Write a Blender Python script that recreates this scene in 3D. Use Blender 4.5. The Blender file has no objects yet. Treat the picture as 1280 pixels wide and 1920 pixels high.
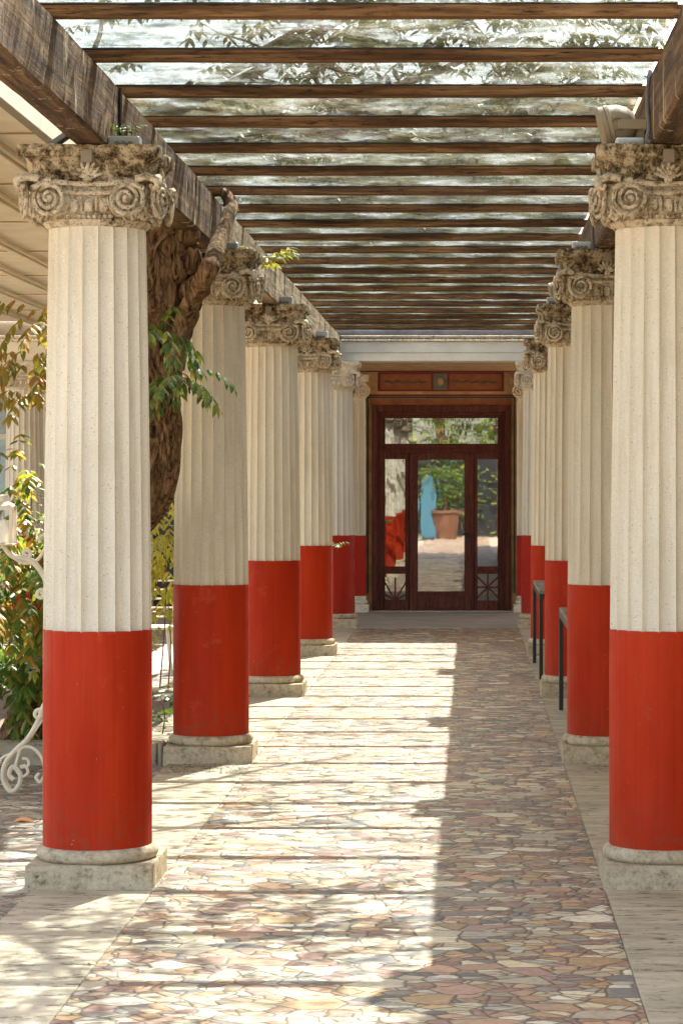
import bpy, math, random
from mathutils import Vector, Matrix, noise
R = math.radians
S = bpy.context.scene
COL = S.collection
random.seed(7)

# ------------------------------------------------------------------ camera
F = 4752.0                       # focal length in photograph pixels
cam = bpy.data.cameras.new("camera")
camo = bpy.data.objects.new("camera", cam); COL.objects.link(camo)
camo.location = (0, 0, 1.7); camo.rotation_euler = (R(90), 0, 0)
cam.sensor_width = 36; cam.sensor_fit = 'AUTO'
cam.lens = F / 1920 * 36
cam.shift_x = -(882 - 640) / 1920
cam.shift_y = -(960 - 903) / 1920
cam.clip_end = 2000
S.camera = camo

# ------------------------------------------------------------------ light
SUN_AZ, SUN_EL = R(19), R(50.6)
w = bpy.data.worlds.new("World"); S.world = w; w.use_nodes = True
nt = w.node_tree
sky = nt.nodes.new('ShaderNodeTexSky'); sky.sky_type = 'NISHITA'; sky.sun_disc = False
sky.sun_elevation = SUN_EL; sky.sun_rotation = SUN_AZ; sky.dust_density = 2.5; sky.air_density = 1.0; sky.ozone_density = 0.6
bg = nt.nodes['Background']; 
hz = nt.nodes.new('ShaderNodeMix'); hz.data_type = 'RGBA'; hz.blend_type = 'MULTIPLY'; hz.inputs[0].default_value = 1     # hazy, warm white sky
nt.links.new(sky.outputs[0], hz.inputs[6]); hz.inputs[7].default_value = (1.10, 1.0, .89, 1); nt.links.new(hz.outputs[2], bg.inputs[0]); bg.inputs[1].default_value = 0.15
sl = bpy.data.lights.new("sun", 'SUN'); sl.energy = 5.0; sl.angle = R(0.5); sl.color = (1, 0.945, 0.86)
so = bpy.data.objects.new("sun", sl); COL.objects.link(so)
sv = Vector((math.cos(SUN_EL)*math.sin(SUN_AZ), math.cos(SUN_EL)*math.cos(SUN_AZ), math.sin(SUN_EL)))
so.rotation_euler = (-sv).to_track_quat('-Z', 'Y').to_euler(); so.location = (6, 20, 20)
S.view_settings.view_transform = 'Standard'; S.view_settings.look = 'None'
S.view_settings.exposure = 2.42; S.view_settings.gamma = 1
S.cycles.use_denoising = True
S.cycles.max_bounces = 10; S.cycles.diffuse_bounces = 5; S.cycles.transparent_max_bounces = 16
S.cycles.glossy_bounces = 4; S.cycles.sample_clamp_indirect = 8
S.cycles.caustics_reflective = False; S.cycles.caustics_refractive = False

# ------------------------------------------------------------------ node helpers
class NB:
    def __init__(s, name):
        s.m = bpy.data.materials.new(name); s.m.use_nodes = True
        s.t = s.m.node_tree; s.n = s.t.nodes; s.l = s.t.links
        s.p = s.n['Principled BSDF']; s.out = s.n['Material Output']
        s._co = None
    def link(s, a, b): s.l.new(a, b)
    def setin(s, sock, v):
        if hasattr(v, 'is_linked') or isinstance(v, bpy.types.NodeSocket): s.l.new(v, sock)
        else:
            if isinstance(v, tuple) and len(v) == 3 and sock.type == 'RGBA': v = v + (1,)
            sock.default_value = v
    def co(s):
        if s._co is None:
            tc = s.n.new('ShaderNodeTexCoord'); oi = s.n.new('ShaderNodeObjectInfo')
            mu = s.n.new('ShaderNodeMath'); mu.operation = 'MULTIPLY'; mu.inputs[1].default_value = 37.0
            s.link(oi.outputs['Random'], mu.inputs[0])
            va = s.n.new('ShaderNodeVectorMath'); va.operation = 'ADD'
            s.link(tc.outputs['Object'], va.inputs[0]); s.link(mu.outputs[0], va.inputs[1])
            s._co = va.outputs[0]; s.oi = oi; s.obj = tc.outputs['Object']
        return s._co
    def map(s, scale, v=None):
        mp = s.n.new('ShaderNodeMapping'); mp.inputs['Scale'].default_value = scale
        s.link(v if v is not None else s.co(), mp.inputs[0]); return mp.outputs[0]
    def noise(s, scale, detail=4, rough=.6, v=None, out='Fac', dist=0):
        n = s.n.new('ShaderNodeTexNoise'); n.inputs['Scale'].default_value = scale
        n.inputs['Detail'].default_value = detail; n.inputs['Roughness'].default_value = rough
        n.inputs['Distortion'].default_value = dist
        s.link(v if v is not None else s.co(), n.inputs['Vector']); return n.outputs[out]
    def voro(s, scale, feature='F1', v=None, out='Distance', rnd=1):
        n = s.n.new('ShaderNodeTexVoronoi'); n.feature = feature; n.inputs['Scale'].default_value = scale
        n.inputs['Randomness'].default_value = rnd
        s.link(v if v is not None else s.co(), n.inputs['Vector']); return n.outputs[out]
    def ramp(s, fac, stops, const=False):
        r = s.n.new('ShaderNodeValToRGB'); e = r.color_ramp.elements
        if const: r.color_ramp.interpolation = 'CONSTANT'
        while len(e) < len(stops): e.new(.5)
        for el, (p, c) in zip(e, stops):
            el.position = p; el.color = (c, c, c, 1) if not isinstance(c, tuple) else tuple(c)[:3] + (1,)
        s.link(fac, r.inputs[0]); return r.outputs[0]
    def mix(s, f, a, b, mode='MIX'):
        m = s.n.new('ShaderNodeMix'); m.data_type = 'RGBA'; m.blend_type = mode
        s.setin(m.inputs[0], f); s.setin(m.inputs[6], a); s.setin(m.inputs[7], b); return m.outputs[2]
    def math(s, op, a, b=0.0, clamp=False):
        m = s.n.new('ShaderNodeMath'); m.operation = op; m.use_clamp = clamp
        s.setin(m.inputs[0], a); s.setin(m.inputs[1], b); return m.outputs[0]
    def bump(s, h, strength=.4, dist=.01, n=None):
        b = s.n.new('ShaderNodeBump'); b.inputs['Strength'].default_value = strength; b.inputs['Distance'].default_value = dist
        s.link(h, b.inputs['Height'])
        if n is not None: s.link(n, b.inputs['Normal'])
        return b.outputs[0]
    def done(s, color=None, rough=.7, normal=None, spec=None, metal=0):
        if color is not None: s.setin(s.p.inputs['Base Color'], color)
        s.setin(s.p.inputs['Roughness'], rough); s.p.inputs['Metallic'].default_value = metal
        if spec is not None: s.p.inputs['Specular IOR Level'].default_value = spec
        if normal is not None: s.link(normal, s.p.inputs['Normal'])
        return s.m

def m_plain(name, c, rough=.5, var=.25, scale=8, metal=0):
    b = NB(name); n = b.noise(scale, 5)
    lo = tuple(x*(1-var) for x in c); hi = tuple(min(1, x*(1+var)) for x in c)
    return b.done(b.ramp(n, [(.3, lo), (.7, hi)]), rough, b.bump(b.noise(scale*12, 3), .15, .003), metal=metal)

def m_shaft(name, c0, c1):
    b = NB(name)
    base = b.ramp(b.noise(3, 5, v=b.map((1, 1, .35))), [(.3, c0), (.7, c1)])
    sp = b.noise(170, 2, .7); base = b.mix(b.ramp(sp, [(.60, 0.0), (.70, .55)]), base, (.30, .21, .11))
    sp2 = b.noise(120, 2, .6, v=b.map((1.1, 1.3, 1.7))); base = b.mix(b.ramp(sp2, [(.60, 0.0), (.70, .6)]), base, (.92, .86, .72))
    vv = b.voro(38); base = b.mix(b.ramp(vv, [(.06, .75), (.13, 0.0)]), base, (.22, .15, .08))
    st = b.noise(5, 4, v=b.map((6, 6, .35))); base = b.mix(b.ramp(st, [(.52, 0.0), (.70, .42)]), base, (.47, .38, .24))
    bl = b.noise(2.6, 6, .7); base = b.mix(b.ramp(bl, [(.54, 0.0), (.70, .28)]), base, (.50, .42, .28))
    h = b.noise(150, 4, .7)
    return b.done(base, .8, b.bump(h, .35, .004))

def m_red(name, c0, c1):
    b = NB(name)
    base = b.ramp(b.noise(2.2, 4, v=b.map((3, 3, .6))), [(.25, c0), (.75, c1)])
    st = b.noise(7, 4, v=b.map((9, 9, .25))); base = b.mix(b.ramp(st, [(.58, 0.0), (.74, .35)]), base, tuple(x*.6 for x in c0))
    st2 = b.noise(9, 4, v=b.map((7, 7, .4))); base = b.mix(b.ramp(st2, [(.62, 0.0), (.80, .18)]), base, (.56, .10, .03))
    sf = b.noise(5, 7, .75); base = b.mix(b.ramp(sf, [(.60, 0.0), (.66, .16)]), base, (.60, .16, .07))
    sc = b.noise(60, 3, .7); base = b.mix(b.ramp(sc, [(.66, 0.0), (.72, .5)]), base, (.30, .03, .012))
    ch = b.noise(28, 6, .8); base = b.mix(b.ramp(ch, [(.672, 0.0), (.685, .7)]), base, (.55, .36, .24))
    sx = b.n.new('ShaderNodeSeparateXYZ'); b.link(b.obj, sx.inputs[0])
    low = b.ramp(sx.outputs[2], [(.16, 1.0), (.42, 0.0)]); dn = b.ramp(b.noise(24, 6, .75), [(.47, 0.0), (.60, .55)])
    base = b.mix(b.math('MULTIPLY', low, dn), base, (.20, .06, .03))
    h = b.noise(40, 4)
    return b.done(base, b.ramp(b.noise(6, 3), [(.3, .5), (.7, .7)]), b.bump(h, .15, .004), .12)

def m_oldstone(name, light, mid, dark, t=.5, holes=.9):
    b = NB(name)
    n1 = b.noise(14, 8, .72); n2 = b.noise(42, 6, .75)
    f = b.math('ADD', b.math('MULTIPLY', n1, .55), b.math('MULTIPLY', n2, .45))
    c = b.ramp(f, [(t-.09, dark), (t-.02, mid), (t+.045, light), (t+.16, tuple(min(1, x*1.25) for x in light))])
    pz = b.noise(9, 6, .8); c = b.mix(b.ramp(pz, [(.62, 0.0), (.65, .9)]), c, tuple(x*.3 for x in dark))
    vv = b.voro(60); c = b.mix(b.ramp(vv, [(.10, holes), (.28, 0.0)]), c, tuple(x*.4 for x in dark))
    h = b.math('ADD', n2, b.math('MULTIPLY', b.noise(110, 5, .7), .6))
    return b.done(c, .92, b.bump(h, .9, .012), .2)

def m_travertine(name, c0, c1, pit=.8):
    b = NB(name)
    base = b.ramp(b.noise(5, 7, .65, v=b.map((.6, 2.2, 1))), [(.36, tuple(x*.82 for x in c0)), (.50, c0), (.66, c1)])
    p = b.noise(13, 7, .78, v=b.map((.55, 1.5, 1.5)))
    pm = b.ramp(p, [(.56, 0.0), (.60, pit)])
    base = b.mix(pm, base, (.085, .055, .028))
    g = b.noise(2.3, 5); base = b.mix(b.ramp(g, [(.45, 0.0), (.75, .38)]), base, (.27, .22, .15))
    sp = b.noise(140, 3); base = b.mix(b.ramp(sp, [(.58, 0.0), (.72, .45)]), base, (.20, .15, .10))
    h = b.math('SUBTRACT', b.noise(90, 4), b.math('MULTIPLY', pm, 1.5))
    return b.done(base, .8, b.bump(h, .5, .006))

def m_wood(name, axis, cols, pale=0.0, fine=1.0):
    sc = [26*fine]*3; sc[axis] = 1.1
    b = NB(name)
    v = b.map(tuple(sc))
    n = b.noise(1.0, 9, .68, v=v, dist=.6)
    c = b.ramp(n, [(.30, cols[0]), (.47, cols[1]), (.60, cols[2]), (.76, cols[3])])
    s2 = [70*fine]*3; s2[axis] = 9
    k = b.noise(1.0, 6, .75, v=b.map(tuple(s2))); c = b.mix(b.ramp(k, [(.53, 0.0), (.63, .85)]), c, tuple(x*.45 for x in cols[0]))
    q = b.noise(9, 6, .7); c = b.mix(b.ramp(q, [(.58, 0.0), (.68, .6)]), c, tuple(x*.5 for x in cols[1]))
    if pale:
        s3 = [9.0, 9.0, 9.0]; s3[2] = .9
        pz = b.noise(1.0, 6, .75, v=b.map(tuple(s3)))
        c = b.mix(b.ramp(pz, [(.62-.1*pale, 0.0), (.66-.1*pale, .8)]), c, (.52, .42, .27))
    h = b.math('ADD', n, b.math('MULTIPLY', k, .6))
    return b.done(c, .8, b.bump(h, .8, .008), .25)

def m_crazy(name, dull=False):
    """irregular stone flags: big cells, some of them broken into smaller ones"""
    b = NB(name); b.co(); v0 = b.obj
    wob = b.n.new('ShaderNodeVectorMath'); wob.operation = 'SCALE'; wob.inputs['Scale'].default_value = .03
    b.link(b.noise(9, 3, v=v0, out='Color'), wob.inputs[0])
    ad = b.n.new('ShaderNodeVectorMath'); ad.operation = 'ADD'; b.link(v0, ad.inputs[0]); b.link(wob.outputs[0], ad.inputs[1])
    mp = b.n.new('ShaderNodeMapping'); mp.inputs['Scale'].default_value = (.80, 1.12, 1); mp.inputs['Rotation'].default_value = (0, 0, .12)
    b.link(ad.outputs[0], mp.inputs[0]); v = mp.outputs[0]
    def cell(scale):
        n = b.n.new('ShaderNodeTexVoronoi'); n.voronoi_dimensions = '2D'; n.inputs['Scale'].default_value = scale; b.link(v, n.inputs['Vector'])
        e = b.n.new('ShaderNodeTexVoronoi'); e.voronoi_dimensions = '2D'; e.feature = 'DISTANCE_TO_EDGE'; e.inputs['Scale'].default_value = scale; b.link(v, e.inputs['Vector'])
        return n.outputs['Color'], b.math('DIVIDE', e.outputs['Distance'], scale)
    cA, eA = cell(7.6); cB, eB = cell(14)
    sep = b.n.new('ShaderNodeSeparateColor'); b.link(cA, sep.inputs[0])
    whole = b.math('LESS_THAN', sep.outputs[2], .24)
    col = b.mix(whole, cB, cA)
    eAB = b.math('MINIMUM', eA, eB)
    edge = b.n.new('ShaderNodeMix'); edge.data_type = 'FLOAT'
    b.link(whole, edge.inputs[0]); b.link(eAB, edge.inputs[2]); b.link(eA, edge.inputs[3]); edge = edge.outputs[0]
    s2 = b.n.new('ShaderNodeSeparateColor'); b.link(col, s2.inputs[0])
    pal = [(.0, (.50, .42, .30)), (.12, (.40, .255, .175)), (.25, (.31, .19, .15)), (.35, (.56, .49, .38)), (.45, (.27, .16, .14)),
           (.55, (.35, .29, .225)), (.64, (.45, .30, .175)), (.735, (.15, .138, .135)), (.80, (.37, .345, .31)), (.87, (.62, .57, .48)), (.955, (.21, .17, .16))]
    if dull: pal = [(p, tuple(x*.35+.55*(sum(c)/3) for x in c)) for p, c in pal]
    pal = [(p, tuple(max(0, (x*1.22-.22*sum(c)/3)*1.02*k) for x, k in zip(c, (1.04, 1.0, .90)))) for p, c in pal]
    c = b.ramp(s2.outputs[0], pal, const=True)
    bri = b.math('ADD', b.math('MULTIPLY', s2.outputs[1], .65), .66)
    sc = b.n.new('ShaderNodeVectorMath'); sc.operation = 'SCALE'; b.link(c, sc.inputs[0]); b.link(bri, sc.inputs['Scale'])
    c = sc.outputs[0]
    vein = b.noise(22, 7, .7, v=v0, dist=1.2); c = b.mix(b.ramp(vein, [(.42, .5), (.52, 0.0)]), c, b.mix(.6, c, (.12, .09, .07)))
    pt = b.noise(9, 5, .7, v=v0); c = b.mix(b.ramp(pt, [(.54, 0.0), (.74, .3)]), c, (.46, .40, .31))
    ds = b.noise(1.3, 6, .7, v=v0); c = b.mix(b.ramp(ds, [(.50, 0.0), (.72, .45)]), c, b.mix(.55, c, (.09, .07, .05)))
    gw = b.ramp(edge, [(.0024, 1.0), (.0052, 0.0)])
    gcol = b.ramp(b.noise(14, 4, v=v0), [(.4, (.035, .024, .013)), (.70, (.15, .10, .055))])
    c = b.mix(gw, c, gcol)
    h = b.math('ADD', b.ramp(edge, [(0.0, 0.0), (.010, 1.0)]), b.math('MULTIPLY', b.noise(45, 4, v=v0), .35))
    h = b.math('ADD', h, b.math('MULTIPLY', s2.outputs[2], .4))
    return b.done(c, b.ramp(b.noise(30, 3, v=v0), [(.3, .42), (.7, .72)]), b.bump(h, .45, .007))

def m_leaf(name, stops, trans=.35):
    b = NB(name)
    g = b.n.new('ShaderNodeNewGeometry')
    c = b.ramp(g.outputs['Random Per Island'], stops)
    c = b.mix(b.ramp(b.noise(25, 3), [(.4, 0.0), (.7, .35)]), c, (.30, .24, .05))
    b.done(c, .45, None, .4)
    tr = b.n.new('ShaderNodeBsdfTranslucent'); b.link(c, tr.inputs[0])
    mx = b.n.new('ShaderNodeMixShader'); mx.inputs[0].default_value = trans
    b.link(b.p.outputs[0], mx.inputs[1]); b.link(tr.outputs[0], mx.inputs[2]); b.link(mx.outputs[0], b.out.inputs[0])
    return b.m

def m_roofglass(name):
    b = NB(name); b.co()
    lw = b.n.new('ShaderNodeLayerWeight'); lw.inputs[0].default_value = .5
    rip = b.noise(1.0, 5, .65, v=b.map((4.5, 2.2, 1)), dist=.8)
    bn = b.bump(rip, .75, .02)
    fac = b.math('ADD', b.math('MULTIPLY', b.math('POWER', lw.outputs['Facing'], 5.0), .95), .06, True)
    tr = b.n.new('ShaderNodeBsdfTransparent'); tr.inputs[0].default_value = (.76, .81, .81, 1)
    gl = b.n.new('ShaderNodeBsdfGlossy'); gl.inputs['Roughness'].default_value = .05; gl.inputs[0].default_value = (.95, .97, 1, 1); b.link(bn, gl.inputs['Normal'])
    m1 = b.n.new('ShaderNodeMixShader'); b.link(fac, m1.inputs[0]); b.link(tr.outputs[0], m1.inputs[1]); b.link(gl.outputs[0], m1.inputs[2])
    dirt_refl = b.noise(1.0, 9, .8, v=b.map((9, 20, 1)), dist=.9)  # grime streaks that also stand in for streaky leaf reflections
    dm = b.ramp(dirt_refl, [(.45, .0), (.52, .45), (.58, 1.0)])
    dc = b.ramp(b.noise(3.5, 5), [(.40, (.40, .43, .42)), (.50, (.13, .125, .065)), (.58, (.025, .025, .010))])
    tl = b.n.new('ShaderNodeBsdfTranslucent'); b.link(dc, tl.inputs[0])
    df = b.n.new('ShaderNodeBsdfDiffuse'); b.link(dc, df.inputs[0])
    m3 = b.n.new('ShaderNodeMixShader'); m3.inputs[0].default_value = .35; b.link(tl.outputs[0], m3.inputs[1]); b.link(df.outputs[0], m3.inputs[2])
    m2 = b.n.new('ShaderNodeMixShader'); b.link(b.math('MULTIPLY', dm, .62), m2.inputs[0]); b.link(m1.outputs[0], m2.inputs[1]); b.link(m3.outputs[0], m2.inputs[2])
    b.link(m2.outputs[0], b.out.inputs[0]); return b.m

def m_doorglass(name):
    b = NB(name)
    rip = b.noise(1.0, 3, .5, v=b.map((2.6, 2.6, .9)))
    b.p.inputs['IOR'].default_value = 3.4
    return b.done((.012, .014, .014), .015, b.bump(rip, .035, .02))

M = {}
M['shaft'] = m_shaft('speckled_cream_stone', (.60, .525, .405), (.71, .64, .515))
M['shaftpale'] = m_shaft('grey_cream_stone', (.62, .57, .48), (.72, .67, .58))
M['red'] = m_red('red_lime_paint', (.34, .018, .003), (.45, .033, .0055))
M['redshade'] = m_red('porch_shade_red_paint', (.33, .017, .010), (.42, .026, .012))  # copy of the red with the porch shade put into its colour
M['base'] = m_oldstone('base_stone', (.56, .46, .32), (.43, .34, .22), (.20, .135, .07), .455, .15)
M['cap'] = m_oldstone('weathered_carved_stone', (.60, .50, .36), (.34, .26, .16), (.040, .026, .014), .468)
M['abacus'] = m_oldstone('lichen_dark_stone', (.50, .40, .26), (.21, .15, .08), (.030, .020, .010), .508)
M['cappale'] = m_oldstone('pale_carved_stone', (.70, .62, .50), (.56, .48, .36), (.30, .23, .15), .43)
M['trav'] = m_travertine('travertine', (.47, .385, .265), (.58, .49, .355))
M['crazy'] = m_crazy('crazy_paving')
M['crazydull'] = m_crazy('dull_crazy_paving', True)
M['marble'] = m_travertine('grey_marble', (.40, .37, .33), (.52, .48, .42), .3)
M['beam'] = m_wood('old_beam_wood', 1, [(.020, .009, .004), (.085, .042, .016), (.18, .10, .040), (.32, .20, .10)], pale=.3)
M['beamlit'] = m_wood('sunlit_beam_wood', 1, [(.10, .062, .032), (.24, .165, .095), (.40, .30, .19), (.54, .43, .30)], pale=.3)  # copy of the beam wood with sunlight painted in as paler colour
M['rafter'] = m_wood('rafter_wood', 0, [(.022, .010, .004), (.12, .056, .020), (.29, .15, .058), (.50, .31, .16)])
M['black'] = m_plain('black_metal', (.012, .013, .015), .35)
M['glass'] = m_roofglass('rippled_roof_glass')
M['doorglass'] = m_doorglass('dark_wavy_window_glass')
M['mahogany'] = m_wood('red_brown_door_wood', 2, [(.055, .015, .011), (.10, .028, .020), (.135, .040, .028), (.18, .060, .040)])
M['cream'] = m_plain('cream_plaster', (.76, .67, .50), .8, .10, 3)
M['white'] = m_plain('white_plaster', (.80, .77, .69), .8, .10, 3)
M['tan'] = m_plain('tan_painted_plaster', (.44, .27, .125), .8, .4, 6)
M['orange'] = m_plain('orange_painted_plaster', (.25, .078, .022), .7, .30, 7)
M['darkred'] = m_plain('dark_red_paint', (.17, .013, .011), .6)
M['green'] = m_plain('dark_green_paint', (.008, .045, .034), .6)
M['motif'] = m_plain('grey_green_paint', (.075, .062, .038), .7, .4)
M['medal'] = m_plain('grey_medallion_paint', (.13, .125, .085), .7, .4)
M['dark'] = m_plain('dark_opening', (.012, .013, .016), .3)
M['blueglass'] = m_plain('pale_blue_glass', (.30, .42, .50), .15)
def m_bark():
    b = NB('furrowed_bark')
    n = b.noise(1.0, 8, .72, v=b.map((24, 24, 4.5)), dist=1.4)
    c = b.ramp(n, [(.38, (.026, .013, .006)), (.47, (.17, .090, .042)), (.58, (.34, .205, .105)), (.74, (.52, .38, .24))])
    n2 = b.noise(60, 5, .7)
    return b.done(c, .95, b.bump(b.math('ADD', n, b.math('MULTIPLY', n2, .35)), 1.0, .05), .15)
M['bark'] = m_bark()
M['leaf'] = m_leaf('vine_leaves', [(0, (.05, .12, .012)), (.35, (.10, .19, .02)), (.6, (.24, .26, .025)), (.8, (.38, .27, .03)), (1, (.40, .19, .03))], .45)
M['leafdark'] = m_leaf('dark_green_leaves', [(0, (.025, .07, .010)), (.5, (.05, .12, .016)), (.8, (.14, .20, .022)), (1, (.28, .24, .03))], .25)
M['roofleaf'] = m_leaf('roof_vine_leaves', [(0, (.035, .085, .012)), (.4, (.07, .13, .018)), (.7, (.16, .17, .022)), (1, (.26, .17, .03))], .15)
M['fascia'] = m_plain('shaded_cream_board', (.27, .22, .145), .8, .12, 3)  # cream darkened in its colour so the sunlit board looks shaded
M['leafgreen'] = m_leaf('green_leaves', [(0, (.03, .09, .012)), (.5, (.06, .16, .018)), (.85, (.14, .22, .022)), (1, (.28, .22, .03))], .45)
M['leafochre'] = m_leaf('ochre_leaves', [(0, (.10, .13, .018)), (.35, (.22, .19, .022)), (.7, (.33, .23, .028)), (1, (.36, .16, .03))], .45)
M['leafyellow'] = m_leaf('yellow_leaves', [(0, (.30, .32, .04)), (.5, (.45, .42, .05)), (1, (.55, .45, .07))], .5)
M['flower'] = m_plain('lilac_petals', (.42, .30, .55), .6)
M['iron'] = m_plain('cream_painted_iron', (.66, .58, .44), .5, .12)
M['wax'] = m_plain('white_wax', (.80, .76, .66), .5, .05)
M['greybox'] = m_plain('grey_plastic', (.36, .37, .34), .5, .12)
M['bluebox'] = m_plain('pale_grey_plastic', (.50, .52, .54), .5, .12)
M['plate'] = m_plain('taupe_metal', (.20, .155, .11), .5, .1)
M['lampbody'] = m_plain('beige_lamp_enamel', (.27, .205, .125), .7, .2)
M['cable'] = m_plain('grey_cable', (.13, .13, .125), .5)
M['soil'] = m_plain('bark_mulch_soil', (.085, .058, .036), .95, .6, 30)
M['kerb'] = m_travertine('kerb_stone', (.36, .30, .21), (.46, .40, .29))
M['tabletop'] = m_wood('grey_table_wood', 1, [(.14, .10, .08), (.24, .18, .14), (.32, .25, .20), (.40, .33, .27)])
M['terracotta'] = m_plain('terracotta', (.13, .055, .026), .8, .3, 5)
M['bluecloth'] = m_plain('sky_blue_board', (.03, .11, .15), .6, .1)
M['deadleaf'] = m_plain('dry_orange_leaf', (.34, .13, .04), .7, .3, 20)
M['debris'] = m_leaf('leaf_litter', [(0, (.05, .03, .015)), (.5, (.13, .075, .03)), (1, (.26, .19, .09))], .1)
M['roof'] = m_plain('flat_roof', (.30, .27, .24), .9)

# ------------------------------------------------------------------ mesh helpers
class MB:
    def __init__(s): s.v = []; s.f = []; s.sm = []
    def add(s, vs, fs, smooth=False):
        o = len(s.v); s.v += [tuple(p) for p in vs]; s.f += [tuple(i+o for i in f) for f in fs]; s.sm += [smooth]*len(fs); return s
    def box(s, x0, x1, y0, y1, z0, z1, bev=0.0, mat=None):
        if x0 > x1: x0, x1 = x1, x0
        if y0 > y1: y0, y1 = y1, y0
        if z0 > z1: z0, z1 = z1, z0
        b = min(bev, (x1-x0)*.45, (y1-y0)*.45, (z1-z0)*.45)
        if b <= 0:
            vs = [(x, y, z) for z in (z0, z1) for y in (y0, y1) for x in (x0, x1)]
            fs = [(0, 2, 3, 1), (4, 5, 7, 6), (0, 1, 5, 4), (1, 3, 7, 5), (3, 2, 6, 7), (2, 0, 4, 6)]
        else:
            def ring(i, z): return [(x0+i+b if False else x0+i, y0+i+c, z) for c in ()]
            def oct_(i, z):
                a0, a1, c0, c1 = x0+i, x1-i, y0+i, y1-i
                return [(a0+b, c0, z), (a1-b, c0, z), (a1, c0+b, z), (a1, c1-b, z), (a1-b, c1, z), (a0+b, c1, z), (a0, c1-b, z), (a0, c0+b, z)]
            L = [oct_(b*.8, z0), oct_(0, z0+b), oct_(0, z1-b), oct_(b*.8, z1)]
            vs = sum(L, []); fs = [tuple(range(7, -1, -1)), tuple(range(24, 32))]
            for k in range(3):
                for i in range(8):
                    j = (i+1) % 8; fs.append((k*8+i, k*8+j, k*8+8+j, k*8+8+i))
        if mat is not None: vs = [mat @ Vector(p) for p in vs]
        return s.add(vs, fs)
    def lathe(s, prof, n=32, c=(0, 0, 0), rmod=None, caps=True, mat=None):
        vs = []; fs = []
        for (r, z) in prof:
            for i in range(n):
                a = 2*math.pi*i/n; rr = r*(rmod(a, z) if rmod else 1)
                vs.append((c[0]+rr*math.cos(a), c[1]+rr*math.sin(a), c[2]+z))
        for k in range(len(prof)-1):
            for i in range(n):
                j = (i+1) % n; fs.append((k*n+i, k*n+j, k*n+n+j, k*n+n+i))
        if caps:
            fs.append(tuple(range(n-1, -1, -1))); fs.append(tuple((len(prof)-1)*n+i for i in range(n)))
        if mat is not None: vs = [mat @ Vector(p) for p in vs]
        return s.add(vs, fs, True)
    def tube(s, pts, rad, n=8, bark=0.0, seed=0):
        pts = [Vector(p) for p in pts]; m = len(pts)
        rad = list(rad) if isinstance(rad, (list, tuple)) else [rad]*m
        rad += [rad[-1]]*(m-len(rad))
        vs = []; fs = []; up = Vector((0.13, 0.21, 1)).normalized()
        prev = None
        for i, p in enumerate(pts):
            t = (pts[min(i+1, m-1)]-pts[max(i-1, 0)])
            t = t.normalized() if t.length > 1e-9 else Vector((0, 0, 1))
            if prev is None: u = up.cross(t) if abs(up.dot(t)) < .95 else Vector((1, 0, 0)).cross(t)
            else: u = prev-t*prev.dot(t)
            u.normalize(); prev = u; v = t.cross(u)
            for k in range(n):
                a = 2*math.pi*k/n; r = rad[i]
                if bark:
                    q = Vector((math.cos(a)*1.7, math.sin(a)*1.7, i*.11+seed))
                    r *= 1+bark*(noise.noise(q*1.1)+.6*noise.noise(Vector((math.cos(a)*5, math.sin(a)*5, i*.10+seed)))+.45*noise.noise(Vector((math.cos(a)*11, math.sin(a)*11, i*.16+seed))))
                vs.append(p+(u*math.cos(a)+v*math.sin(a))*r)
        for i in range(m-1):
            for k in range(n):
                j = (k+1) % n; fs.append((i*n+k, i*n+j, i*n+n+j, i*n+n+k))
        fs.append(tuple(range(n-1, -1, -1))); fs.append(tuple((m-1)*n+k for k in range(n)))
        return s.add(vs, fs, True)
    def ball(s, c, r, n=10, sc=(1, 1, 1), mat=None):
        prof = []
        for i in range(n//2+1):
            a = -math.pi/2+math.pi*i/(n//2); prof.append((max(1e-4, r*math.cos(a)), r*math.sin(a)))
        mm = Matrix.Translation(c) @ (mat if mat is not None else Matrix()) @ Matrix.Diagonal((sc[0], sc[1], sc[2], 1))
        return s.lathe(prof, n, mat=mm)
    def jitter(s, amp, freq):
        for i, p in enumerate(s.v):
            q = Vector(p); d = noise.noise_vector(q*freq)*amp + noise.noise_vector(q*freq*3)*amp*.5
            s.v[i] = tuple(q+d)
        return s
    def build(s, name, mat, parent=None, loc=(0, 0, 0)):
        me = bpy.data.meshes.new(name); me.from_pydata(s.v, [], s.f); me.update()
        me.polygons.foreach_set('use_smooth', s.sm)
        if any(s.sm):
            try: me.set_sharp_from_angle(angle=R(38))
            except Exception: pass
        me.materials.append(mat)
        o = bpy.data.objects.new(name, me); COL.objects.link(o); o.location = loc
        if parent is not None: o.parent = parent
        return o

def tag(o, label=None, cat=None, group=None, kind=None):
    if label: o['label'] = label; o['kind'] = 'thing'
    if cat: o['category'] = cat
    if group: o['group'] = group
    if kind: o['kind'] = kind
    return o
def thing(name, label, cat, loc=(0, 0, 0), group=None):
    o = bpy.data.objects.new(name, None); o.empty_display_size = .1; COL.objects.link(o); o.location = loc
    return tag(o, label, cat, group)
def dup(o, parent=None):
    c = o.copy(); COL.objects.link(c); c.parent = parent
    for ch in o.children: dup(ch, c)
    return c
def walk(o):
    yield o
    for c in o.children: yield from walk(c)
def at(px, py, Y): return Vector(((px-882)*Y/F, Y, 1.7+(903-py)*Y/F))

def spline(pts, k=8):
    """Catmull-Rom through the points"""
    P = [Vector(p) for p in pts]; P = [P[0]*2-P[1]]+P+[P[-1]*2-P[-2]]; out = []
    for i in range(1, len(P)-2):
        for j in range(k):
            t = j/k; a, b_, c, d = P[i-1:i+3]
            out.append(.5*((2*b_)+(c-a)*t+(2*a-5*b_+4*c-d)*t*t+(3*b_-a-3*c+d)*t**3))
    out.append(P[-2]); return out

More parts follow.
